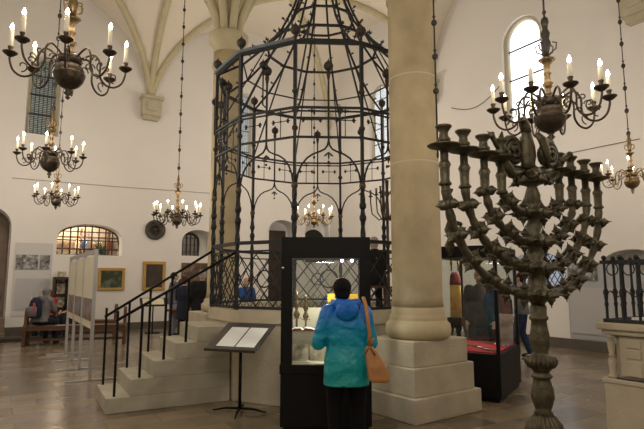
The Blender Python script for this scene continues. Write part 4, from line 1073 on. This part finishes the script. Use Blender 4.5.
# dark cabinet with pictures behind
a_, b_ = on_left(52.5, 300)[0], on_left(67, 300)[0]
zc0 = on_left(60, 277)[1]
cab = thing('wall_showcase', 'dark framed wall showcase behind the seated people', 'showcase', W(AE - .2, (a_ + b_) / 2, 0), TH)
ww = b_ - a_
q = MB(); q.bx(-ww / 2, ww / 2, -.15, .18, 0, .6); q.bx(-ww / 2, ww / 2, .12, .18, .6, zc0)
for sg in (-1, 1): q.bx(sg * ww / 2 - .03, sg * ww / 2 + .03, -.15, .18, .6, zc0)
q.bx(-ww / 2, ww / 2, -.15, .18, zc0 - .08, zc0); q.build('frame', M['darkwood'], cab)
for z in (.75, 1.15, 1.5): q = MB(); q.bx(-ww / 2 + .08, ww / 2 - .08, .08, .11, z, z + .3); q.build('photograph', M['sepia'], cab)
# table by the stairs behind
tp_ = up(183, 337); tb = thing('carved_table', 'brown carved wooden table behind the stairs near the couple', 'table', Vector((tp_.x, tp_.y, 0)), 0)
q = MB(); q.bx(-.42, .42, -.25, .25, .70, .76); q.bx(-.36, .36, -.2, .2, .6, .7); q.build('tabletop', M['wood'], tb, bevel=.01)
for x in (-.33, .33):
    for y in (-.17, .17):
        q = MB(); q.lathe([(.05, 0), (.03, .03), (.045, .12), (.025, .2), (.05, .4), (.03, .5), (.045, .6)], (x, y, 0), 10); q.build('leg', M['wood'], tb)
# slanted reading desk by the far paintings
dp = up(152, 333); dk_ = thing('reading_stand', 'small reading stand below the upright dark painting', 'reading stand', dp, .4)
q = MB(); q.tube([(0, 0, 0), (0, 0, .85)], .02, 8); q.box((0, 0, .012), (.4, .4, .02)); q.build('stand_leg', M['black'], dk_)
q = MB(); q.box((0, 0, .9), (.75, .5, .02), rx=.45); q.build('desk_top', M['black'], dk_); q = MB(); q.box((0, -.01, .92), (.6, .38, .006), rx=.45); q.build('panel', M['cream'], dk_)

# ------------------------------------------------------------------ carved stone pulpit with iron rail at the right
pd = radians(-56); pp = at(600, 322, 4.45); pp.z = 0
pul = thing('stone_balustrade', 'carved pale stone parapet block at the right edge', 'parapet', pp, pd)
def hz(y, Y=4.45): return at(602, y, Y).z
Lp = 2.2; Dp = 1.3
zl, zs_ = hz(377), hz(334)
q = MB(); q.bx(0, Lp, 0, Dp, 0, zl); q.bx(-.012, Lp, -.012, Dp, zl - .04, zl); q.build('base_block', M['carved'], pul, bevel=.01)
q = MB(); q.bx(.085, Lp, .07, Dp, zl - .03, zs_ + .02); q.build('wall_block', M['carved'], pul)
q = MB(); q.bx(.0, Lp, -.0, Dp, zs_, hz(329)); q.bx(-.03, Lp, -.03, Dp, hz(329), hz(322)); q.build('ledge', M['carved'], pul, bevel=.012)
bh = zs_ - zl
for i in range(4):
    x0 = .06 + i * .62
    q = MB(); q.lathe([(.035, 0), (.035, .02), (.02, .035), (.03, .10 * bh / .36), (.034, .14), (.018, bh * .5), (.032, bh * .52), (.018, bh * .55), (.028, bh * .7), (.03, bh * .8), (.018, bh * .9), (.035, bh * .93), (.035, bh)], (x0, .04, zl), 14); q.build('colonnette', M['carved'], pul)
    q = MB(); xa = x0 + .06
    q.bx(xa, xa + .22, .045, .09, zl + .02, zs_ - .01)
    for z in (.08, .48, .72): q.bx(xa + .05, xa + .17, .035, .05, zl + bh * z, zl + bh * (z + .2 if z != .08 else .42))
    q.build('carved_panel', M['carved'], pul, bevel=.006)
    q = MB()
    for j in range(6): q.lathe([(.02, 0), (.02, bh - .02)], (x0 + .35 + .035 * j, .08, zl + .01), 8)
    q.build('fluting', M['carved'], pul)
zl2 = hz(322)
# corner anchored at the left edge of the ledge
ir = thing('iron_railing', 'black iron baluster railing on top of stone parapet', 'railing', pp + Vector((0, 0, zl2)), pd)
hr = hz(262, 4.4) - zl2
def balu(x, y):
    q = MB(); q.lathe([(.02, 0), (.012, .03), (.012, hr * .25), (.018, hr * .3), (.012, hr * .34), (.018, hr * .45), (.024, hr * .5), (.012, hr * .56), (.01, hr * .8), (.012, hr)], (x, y, 0), 8)
    q.sph((x, y, hr + .035), .022, 8); q.lathe([(.015, hr), (.008, hr + .02)], (x, y, 0), 8)
    q.build('baluster', M['iron'], ir)
for i in range(14): balu(.05 + i * .13, .03)
for i in range(1, 7): balu(.05, .03 + i * .15)
q = MB(); q.bar((.02, .03, hr), (1.8, .03, hr), .03); q.bar((.02, .03, .015), (1.8, .03, .015), .03); q.bar((.05, .03, hr), (.05, 1.0, hr), .03); q.bar((.05, .03, .015), (.05, 1.0, .015), .03); q.build('rail', M['iron'], ir)
for i in range(13):
    x = .05 + i * .13; q = MB()
    q.tube([(x + .065 + .047 * cos(a * pi / 5), .03, hr - .06 + .052 * sin(a * pi / 5)) for a in range(10)], .006, 4, closed=True)
    q.build('ring_scroll', M['iron'], ir); q = MB()
    q.tube([(x, .03, hr * .46), (x + .04, .03, hr * .52), (x + .09, .03, hr * .42), (x + .13, .03, hr * .46)], .006, 4); q.build('wave_scroll', M['iron'], ir)
q = MB(); q.box((0, 0, .02), (.2, .14, .04), .4); tag(q.build('red_book', M['bookred'], loc=pp + Matrix.Rotation(pd, 3, 'Z') @ Vector((.42, .30, zl2))), 'red book lying behind the iron railing on ledge', 'book')
q = MB(); q.box((0, 0, .015), (.24, .18, .03), .2); tag(q.build('paper_stack', M['paper'], loc=pp + Matrix.Rotation(pd, 3, 'Z') @ Vector((.22, .42, zl2))), 'white papers lying behind the iron railing on ledge', 'papers')

q = MB(); q.box((0, 0, .28), (.36, .3, .56), 0); tag(q.build('black_cabinet', M['black'], loc=pp + Matrix.Rotation(pd, 3, 'Z') @ Vector((.72, .5, zl2)), rz=pd), 'black box standing behind iron railing at right edge', 'cabinet')

# ------------------------------------------------------------------ people
DG = bpy.context.evaluated_depsgraph_get
def melt(q, name, m, parent, vox=.012, it=4, kind=None):
    """fuse overlapping lofts into one continuous skin"""
    o = q.build(name, m)
    r = o.modifiers.new('r', 'REMESH'); r.mode = 'VOXEL'; r.voxel_size = vox; r.use_smooth_shade = True
    s = o.modifiers.new('s', 'SMOOTH'); s.iterations = it; s.factor = .5
    bpy.context.view_layer.update()
    dg = DG(); me = bpy.data.meshes.new_from_object(o.evaluated_get(dg)); me.name = name
    o.modifiers.clear(); old = o.data; o.data = me; bpy.data.meshes.remove(old)
    me.materials.clear(); me.materials.append(m)
    for p in me.polygons: p.use_smooth = True
    o.parent = parent
    return o
def limb(q, pts, rs, n=12):
    """tapered limb with round joints"""
    P_ = []; R_ = []
    pts = [Vector(p) for p in pts]
    for i in range(len(pts) - 1):
        for s in range(4):
            u = s / 4; P_.append(pts[i].lerp(pts[i + 1], u)); R_.append(rs[i] * (1 - u) + rs[i + 1] * u)
    P_.append(pts[-1]); R_.append(rs[-1])
    q.tube(P_, R_, n)
    for p, r in zip(pts, rs): q.sph(p, r * .99, n)
def torso(q, secs, n=20, lean=0, tw=0):
    vs = []; fs = []
    for (z, rx, ry, cx, cy) in secs:
        for j in range(n):
            a = 2 * pi * j / n; ca, sa = cos(a), sin(a)
            e = .8
            vs.append((cx + rx * math.copysign(abs(ca) ** e, ca), cy + ry * math.copysign(abs(sa) ** e, sa), z))
    k = len(secs)
    for i in range(k - 1):
        for j in range(n): fs.append((i * n + j, i * n + (j + 1) % n, (i + 1) * n + (j + 1) % n, (i + 1) * n + j))
    fs.append(tuple(range(n))[::-1]); fs.append(tuple(range((k - 1) * n, k * n))); q.add(vs, fs, True)
def hand(q, w, d, side, s=1.0):
    """palm with five unequal curled fingers, from the wrist w along d"""
    d = Vector(d).normalized(); x = Vector((side, 0, 0)); x = (x - d * x.dot(d)); x = x.normalized() if x.length > .1 else Vector((0, 1, 0)); nrm = d.cross(x)
    pw_ = w + d * .045 * s
    q.tube([w, w + d * .03 * s, w + d * .07 * s, w + d * .09 * s], [.024 * s, .034 * s, .038 * s, .034 * s], 10, flat=.55)
    for i, (off, L) in enumerate(((-.028, .062), (-.010, .072), (.009, .068), (.027, .055))):
        b = w + d * .085 * s + x * off * s
        q.tube([b, b + d * L * .5 * s + nrm * .008 * s, b + d * L * .85 * s + nrm * .026 * s, b + d * L * .95 * s + nrm * .04 * s], [.0095 * s, .009 * s, .008 * s, .006 * s], 7)
    b = w + d * .03 * s - x * .028 * s
    q.tube([b, b + d * .03 * s - x * .03 * s + nrm * .01 * s, b + d * .06 * s - x * .035 * s + nrm * .025 * s], [.012 * s, .011 * s, .008 * s], 7)
def person(label, loc, rz, H=1.7, top=('grey', (.2, .2, .2)), legs=('jeans', (.05, .08, .15)), hair=('dark_hair', (.02, .015, .012)),
           pose=None, vox=.02, coat=.62, sleeve=True, hairlen=0.0, hood=False, wide=1.0, look=0.0, shoes=(.02, .02, .02), coatmat=None, sit=False):
    t = thing('person', label, 'person', loc, rz)
    k = H / 1.7
    J = dict(pel=(0, 0, .92), hipL=(-.09, 0, .90), hipR=(.09, 0, .90), kneeL=(-.10, .03, .49), kneeR=(.10, .03, .49), ankL=(-.105, -.02, .09), ankR=(.105, -.02, .09),
             shL=(-.175, 0, 1.37), shR=(.175, 0, 1.37), elL=(-.23, -.03, 1.09), elR=(.23, -.03, 1.09), wrL=(-.22, .08, .86), wrR=(.22, .08, .86), neck=(0, 0, 1.42), head=(0, .02, 1.575), chest=(0, 0, 1.22), waist=(0, 0, 1.05))
    if pose: J.update(pose)
    J = {a: Vector(b) * k for a, b in J.items()}
    q = MB()
    limb(q, [J['pel'], J['waist'], J['chest']], [.12 * k, .115 * k, .13 * k])
    limb(q, [J['chest'], J['neck'], J['neck'].lerp(J['head'], .5)], [.11 * k, .058 * k, .052 * k])
    for s in 'LR':
        limb(q, [J['chest'].lerp(J['sh' + s], .3), J['sh' + s], J['el' + s], J['wr' + s]], [.08 * k, .052 * k, .038 * k, .024 * k])
        limb(q, [J['hip' + s], J['knee' + s], J['ank' + s]], [.085 * k, .052 * k, .035 * k])
        an = J['ank' + s]; fwd = Vector((sin(0), 1, 0))
        limb(q, [an, an + Vector((0, .06, -.04)) * k, an + Vector((0, .15, -.06)) * k], [.034 * k, .034 * k, .022 * k])
        d = J['wr' + s] - J['el' + s]; hand(q, J['wr' + s], d, -1 if s == 'L' else 1, k)
    # head
    h = J['head']; lk = Matrix.Rotation(look, 3, 'Z')
    hv = lambda x, y, z: h + lk @ (Vector((x, y, z)) * k)
    q.lathe([(.001, -.125), (.035, -.12), (.05, -.1), (.062, -.06), (.073, -.01), (.077, .03), (.072, .07), (.05, .1), (.02, .115), (.001, .117)], h, 16, sx=k, sy=1.2 * k) if abs(k - 1) < .2 else None
    q.sph(hv(0, .055, -.05), .05 * k, 12); q.tube([hv(0, .085, .02), hv(0, .112, -.02), hv(0, .09, -.035)], [.009 * k, .015 * k, .01 * k], 8)
    for s in (-1, 1): q.sph(hv(s * .079, -.005, -.005), .022 * k, 8, sx=.5, sz=1.3)
    q.sph(hv(0, .085, -.06), .02 * k, 8, sx=1.3, sz=.5)
    body = melt(q, 'body', M['skin'], t, max(.009, vox * .6), 3)
    q = MB()
    for s in (-1, 1): q.sph(hv(s * .03, .09, .012), .010 * k, 8)
    q.build('eye', cloth('eye', (.03, .03, .03), .3), t)
    # hair: shell over crown and back
    q = MB(); q.sph(hv(0, -.02, .028), .092 * k, 16, sx=.98, sy=1.1, sz=1.02)
    q.sph(hv(0, -.045, -.03), .075 * k, 14, sx=1.0, sy=.9)
    if hairlen:
        q.tube([hv(0, -.05, 0), hv(0, -.07, -.1), hv(0, -.07, -.08 - hairlen)], [.08 * k, .085 * k, .05 * k], 12)
        for s in (-1, 1): q.tube([hv(s * .06, 0, .03), hv(s * .082, -.01, -.06), hv(s * .08, .0, -.06 - hairlen)], [.03 * k, .035 * k, .02 * k], 8)
    melt(q, 'hair', cloth(*hair), t, vox * .7, 3)
    # trousers
    q = MB()
    limb(q, [J['pel'] + Vector((0, 0, .05)) * k, J['pel']], [.115 * k, .125 * k])
    for s in 'LR':
        limb(q, [J['hip' + s], J['knee' + s], J['ank' + s]], [.105 * k * wide, .075 * k, .062 * k])
    melt(q, 'trousers', cloth(*legs), t, vox, 3)
    for s in 'LR':
        q = MB(); an = J['ank' + s]
        q.tube([an + Vector((0, -.05, -.035)) * k, an + Vector((0, -.02, -.035)) * k, an + Vector((0, .06, -.04)) * k, an + Vector((0, .15, -.05)) * k, an + Vector((0, .19, -.055)) * k], [.03 * k, .046 * k, .046 * k, .04 * k, .015 * k], 12, flat=1)
        q.tube([an + Vector((0, 0, -.04)) * k, an + Vector((0, 0, .03)) * k], [.045 * k, .044 * k], 10)
        melt(q, 'shoe', cloth('shoe_%d' % int(shoes[0] * 100), shoes, .5), t, vox * .8, 2)
    # jacket
    q = MB(); ch, wa, pe, nk = J['chest'], J['waist'], J['pel'], J['neck']
    shz = (J['shL'].z + J['shR'].z) / 2; sw = (J['shR'] - J['shL']).length / 2
    secs = []
    base = pe + Vector((0, 0, coat - .92)) * k
    cy_ = .165 if coatmat else .145
    secs.append((base.z, .195 * k * wide, (cy_ + .01) * k, base.x, base.y))
    if base.z < pe.z - .05: secs.append((pe.z, .188 * k * wide, cy_ * k, pe.x, pe.y))
    secs += [(wa.z, .165 * k * wide, .125 * k, wa.x, wa.y), (ch.z, .185 * k * wide, .135 * k, ch.x, ch.y), (shz - .02 * k, sw * .98, .11 * k, (ch.x + nk.x) / 2, (ch.y + nk.y) / 2), (shz + .045 * k, sw * .55, .08 * k, nk.x, nk.y), (nk.z + .03 * k, .068 * k, .068 * k, nk.x, nk.y)]
    torso(q, secs)
    for s in 'LR':
        w = J['wr' + s]; e = J['el' + s]
        limb(q, [J['sh' + s] - Vector((0, 0, .01)), e, w.lerp(e, .1)], [.078 * k * wide, .062 * k * wide, .045 * k])
    if hood:
        q.tube([nk + Vector((-.12, .03, .03)) * k, nk + Vector((-.09, -.08, .02)) * k, nk + Vector((0, -.13, .0)) * k, nk + Vector((.09, -.08, .02)) * k, nk + Vector((.12, .03, .03)) * k], [.035 * k, .05 * k, .06 * k, .05 * k, .035 * k], 10)
        q.sph(nk + Vector((0, -.13, -.045)) * k, .10 * k, 14, sx=1.15, sy=.55, sz=.9)
    melt(q, 'coat', coatmat or cloth(*top), t, vox, 2 if coatmat else 3)
    return t, J, k
# the woman in front
wx, wy = .215, 4.72
wt, J, k = person('woman-height person in blue to green hooded coat facing display case', Vector((wx, wy, 0)), radians(2), 1.585, legs=('black_trousers', (.004, .004, .005)), hair=('black_hair', (.008, .007, .008)),
    pose=dict(shL=(-.165, 0, 1.36), shR=(.165, 0, 1.36), elL=(-.265, -.0, 1.07), elR=(.235, -.0, 1.07), wrL=(-.20, .23, 1.08), wrR=(.17, .21, 1.10), head=(-.035, .03, 1.565), kneeL=(-.11, .03, .49), kneeR=(.11, .03, .49)),
    vox=.0085, coat=.69, hood=True, coatmat=M['coat'], wide=1.12, shoes=(.03, .03, .03))
wt['label'] = 'person in blue to green hooded coat standing before the front display case'
wt.name = 'person'
# bun-less short hair is kept; shoulder bag
bg = thing('shoulder_bag', 'tan leather shoulder bag hanging at person in blue coat', 'bag', Vector((wx + .235, wy - .15, .845)), radians(0))
q = MB(); 
def bagsec(z, w, d, x): return [(x - w, -d, z), (x + w, -d, z), (x + w, d, z), (x - w, d, z)]
ss = [bagsec(-.16, .07, .045, .045), bagsec(-.13, .09, .055, .035), bagsec(-.03, .082, .055, .015), bagsec(.06, .062, .04, -.015), bagsec(.14, .035, .02, -.045)]
q.add([p for s in ss for p in s], [(i * 4 + j, i * 4 + (j + 1) % 4, (i + 1) * 4 + (j + 1) % 4, (i + 1) * 4 + j) for i in range(4) for j in range(4)] + [(3, 2, 1, 0), (16, 17, 18, 19)])
bb_ = q.build('bag_body', M['leather'], bg, bevel=.02)
q = MB(); q.tube([(-.09, -.045, .08), (-.045, -.055, .15), (.0, -.045, .07)], .007, 6); q.build('flap_edge', mat('dark_tan', (.25, .10, .03), .5), bg)
q = MB(); 
strap = [(-.045, -.0, .14), (-.04, -.03, .25), (-.06, -.045, .38), (-.075, -.01, .50), (-.085, .08, .555), (-.07, .19, .52), (-.04, .26, .36), (.02, .16, .22), (-.03, .04, .16)]
q.tube(strap, .016, 8, flat=.35); q.build('strap', M['leather'], bg)

# far visitors
def gp(px, py): return up(px, py, 0)
fp = gp(172, 336)
person('person in grey and blue jacket raising camera before paintings', fp, radians(-60), 1.78, ('slate_jacket', (.10, .11, .14)), ('pale_jeans', (.22, .25, .32)), ('brown_hair', (.03, .02, .015)),
       dict(elR=(.25, .12, 1.25), wrR=(.10, .22, 1.50), elL=(-.25, .12, 1.25), wrL=(-.08, .22, 1.50)), .02, .84)
q = MB(); q.box((0, 0, 0), (.13, .06, .08)); q.tube([(0, .02, 0), (0, .1, 0)], .032, 10)
tag(q.build('camera_body', M['black'], loc=fp + Matrix.Rotation(radians(-60), 3, 'Z') @ Vector((0, .26, 1.63)), rz=radians(-60)), 'black camera held up by person in grey blue jacket', 'camera')
mp2 = Vector((-3.35, 12.7, 0))
person('grey-haired person in long black coat seen from behind by the stairs', Vector((-2.88, 12.6, 0)), radians(15), 1.80, ('black_coat', (.012, .012, .014)), ('dark_trousers', (.015, .015, .018)), ('grey_hair', (.35, .32, .29)), None, .02, .50, wide=1.2)
person('person in dark navy coat standing left of grey-haired person', Vector((-3.40, 13.0, 0)), radians(-20), 1.66, ('navy_coat', (.02, .025, .045)), ('dark_trousers', (.015, .015, .018)), ('auburn_hair', (.07, .03, .015)), dict(elL=(-.26, .08, 1.12), wrL=(-.22, .25, 1.0)), .02, .6)
# seated pair
sitp = dict(pel=(0, 0, .60), hipL=(-.09, .02, .58), hipR=(.09, .02, .58), kneeL=(-.12, .42, .54), kneeR=(.12, .42, .54), ankL=(-.13, .40, .09), ankR=(.13, .40, .09), waist=(0, .04, .74), chest=(0, .08, .92), neck=(0, .12, 1.10), head=(0, .18, 1.23),
            shL=(-.17, .1, 1.05), shR=(.17, .1, 1.05), elL=(-.22, .2, .82), elR=(.22, .2, .82), wrL=(-.12, .38, .72), wrR=(.12, .38, .72))
hoodp = ba.lerp(bb, .12) + Vector((0, .05, 0))
person('seated person in grey hooded jacket on near bench, bending forward', hoodp, radians(-8), 1.72, ('grey_hoodie', (.17, .17, .175)), ('dark_jeans', (.02, .025, .04)), ('grey_hoodie', (.17, .17, .175)), sitp, .02, .86, hood=True)
bp = thing('backpack', 'dark blue and grey backpack on back of grey hooded person', 'backpack', hoodp + Vector((-.02, -.22, .90)), radians(-8))
q = MB(); torso(q, [(-.24, .11, .07, 0, 0), (-.2, .15, .09, 0, 0), (0, .155, .095, 0, 0), (.16, .13, .08, 0, .02), (.24, .07, .05, 0, .03)]); q.build('pack_body', cloth('navy_pack', (.02, .025, .05)), bp)
q = MB(); torso(q, [(-.2, .10, .03, 0, -.09), (-.0, .11, .035, 0, -.095), (.03, .08, .03, 0, -.09)]); q.build('front_pocket', cloth('grey_pack', (.22, .21, .22)), bp)
q = MB(); q.bx(.03, .09, -.13, -.12, -.1, .12); q.build('pink_patch', cloth('pink', (.45, .12, .16)), bp)
person('seated person with long brown hair and red jacket facing the hooded person', ba2.lerp(bb2, .20) + Vector((.02, 0.0, 0)), radians(165), 1.66, ('red_jacket', (.45, .02, .03)), ('dark_jeans', (.02, .025, .04)), ('brown_long_hair', (.13, .055, .025)), sitp, .02, .86, hairlen=.16)
person('seated person in black behind the exhibition screen posts', ba2.lerp(bb2, .52), radians(150), 1.74, ('black_jacket', (.012, .012, .014)), ('dark_jeans', (.02, .025, .04)), ('dark_hair', (.02, .015, .012)), sitp, .02, .86)
# around the cage and the right-hand case
pz = Vector((.90, 8.7, 1.0))
sl_ = thing('wooden_stool', 'low stool on the platform inside the iron cage', 'stool', pz + Vector((0, 0, 0)))
q = MB(); q.bx(-.2, .2, -.18, .18, .42, .46); q.build('seat', M['wood'], sl_)
for x in (-.16, .16):
    for y in (-.14, .14): q = MB(); q.bar((x, y, 0), (x, y, .42), .04); q.build('leg', M['wood'], sl_)
person('person in dark clothes seated on platform inside the iron cage', pz, radians(5), 1.62, ('black_jacket', (.012, .012, .014)), ('dark_trousers', (.015, .015, .018)), ('grey_hair', (.35, .32, .29)), sitp, .02, .8)
person('person in bright blue jacket standing beyond the iron cage railing', Vector((-1.95, 13.6, 0)), radians(160), 1.62, ('blue_jacket', (.03, .10, .35)), ('dark_jeans', (.02, .025, .04)), ('dark_hair', (.02, .015, .012)), None, .02, .8)
person('added figure in dark jacket with grey hair standing for reflection in second display case', Vector((2.66, 8.85, 0)), radians(155), 1.74, ('dark_blue_coat', (.03, .035, .05)), ('dark_trousers', (.015, .015, .018)), ('grey_hair', (.35, .32, .29)), None, .02, .55, wide=1.1)  # visitor's reflection in the case glass, modelled as a solid figure behind it
person('added figure in patterned red scarf colours standing for reflection in the second case', Vector((3.12, 9.5, 0)), radians(170), 1.6, ('wine_jacket', (.16, .04, .04)), ('dark_jeans', (.02, .025, .04)), ('auburn_hair', (.07, .03, .015)), None, .02, .7)  # second mirrored visitor, also added as a body beyond the glass
gj = gp(524, 358)
person('person in grey jacket and blue jeans walking beyond second case', gj, radians(60), 1.72, ('mid_grey_jacket', (.16, .16, .17)), ('blue_jeans', (.03, .045, .09)), ('dark_hair', (.02, .015, .012)),
       dict(kneeL=(-.1, .12, .50), ankL=(-.1, .10, .09), ankR=(.1, -.12, .09)), .02, .85)
bs = thing('shoulder_bag', 'dark shoulder bag carried by person in grey jacket', 'bag', gj + Vector((-.30, -.05, 1.05)))
q = MB(); torso(q, [(-.18, .1, .06, 0, 0), (.1, .09, .05, 0, 0), (.15, .05, .03, 0, 0)]); q.build('bag_body', M['black'], bs)
q = MB(); q.tube([(0, -.03, .12), (.1, -.02, .36), (.2, .03, .42), (.1, .06, .3), (0, .03, .12)], .012, 6); q.build('strap', M['black'], bs)

# ------------------------------------------------------------------ light
w = bpy.data.worlds.new('world'); S.world = w; w.use_nodes = True
w.node_tree.nodes['Background'].inputs[0].default_value = (.75, .85, 1, 1); w.node_tree.nodes['Background'].inputs[1].default_value = .6
def lamp(name, loc, power, col, size=.3, kind='POINT', rot=None):
    l = bpy.data.lights.new(name, kind); l.energy = power; l.color = col
    if kind == 'POINT': l.shadow_soft_size = size
    elif kind == 'AREA': l.size = size
    o = bpy.data.objects.new(name, l); COL.objects.link(o); o.location = loc
    if rot: o.rotation_euler = rot
    return o
WARM = (1, .80, .58); NEU = (1, .92, .82)
# the chandeliers' own light
for i, (c, p_) in enumerate(((cA, 34), (cB, 26), (cC, 28), (cD, 26), (cE, 85), (cF, 18), (cG, 26))):
    lamp('chandelier_light', Vector(c) + Vector((0, 0, .55)), p_, WARM, .35)
# unseen fill lamps added around the hall to brighten walls, vault and stairs
for a, b, h, p_ in ((-9.8, -3.6, 3.7, 125), (-9.3, 3.6, 4.2, 110), (-2.5, -4.2, 4.4, 125), (-2.8, 4.0, 4.8, 105), (3.2, -3.6, 4.8, 125), (3.0, 3.8, 5.9, 165)):
    lamp('hall_fill', W(a, b, h), p_, (1, .89, .77), .3)
# case lights
l = lamp('case_light', cm + Vector((0, 0, HF - .02)), 13, (1, .93, .8), .2, 'AREA')
l = lamp('case_light', vl(-.45, .6, zt1 - .02), 8, (1, .9, .8), .4, 'AREA')
sc, w_, zb, zt, _ = H_niche
lamp('shop_light', W(AE + 1.6, sc - .4, zt + .2), 110, (1, .85, .65), .2)
# day through the tall windows
def day(H, pos, nrm, p_):
    sc, w_, zb, zt, _ = H
    l = bpy.data.lights.new('daylight', 'AREA'); l.shape = 'RECTANGLE'; l.size = w_ * .8; l.size_y = zt - zb; l.energy = p_; l.color = (.85, .93, 1)
    o = bpy.data.objects.new('daylight', l); COL.objects.link(o); o.location = pos(sc, (zb + zt) / 2) + nrm * .25
    o.rotation_euler = (-nrm).to_track_quat('-Z', 'Z').to_euler()
day(H_r2, PR, B, 25); day(H_r1, PR, B, 12)
S.view_settings.view_transform = 'Standard'; S.view_settings.look = 'None'; S.view_settings.gamma = 1
S.view_settings.use_curve_mapping = False; S.view_settings.exposure = 0
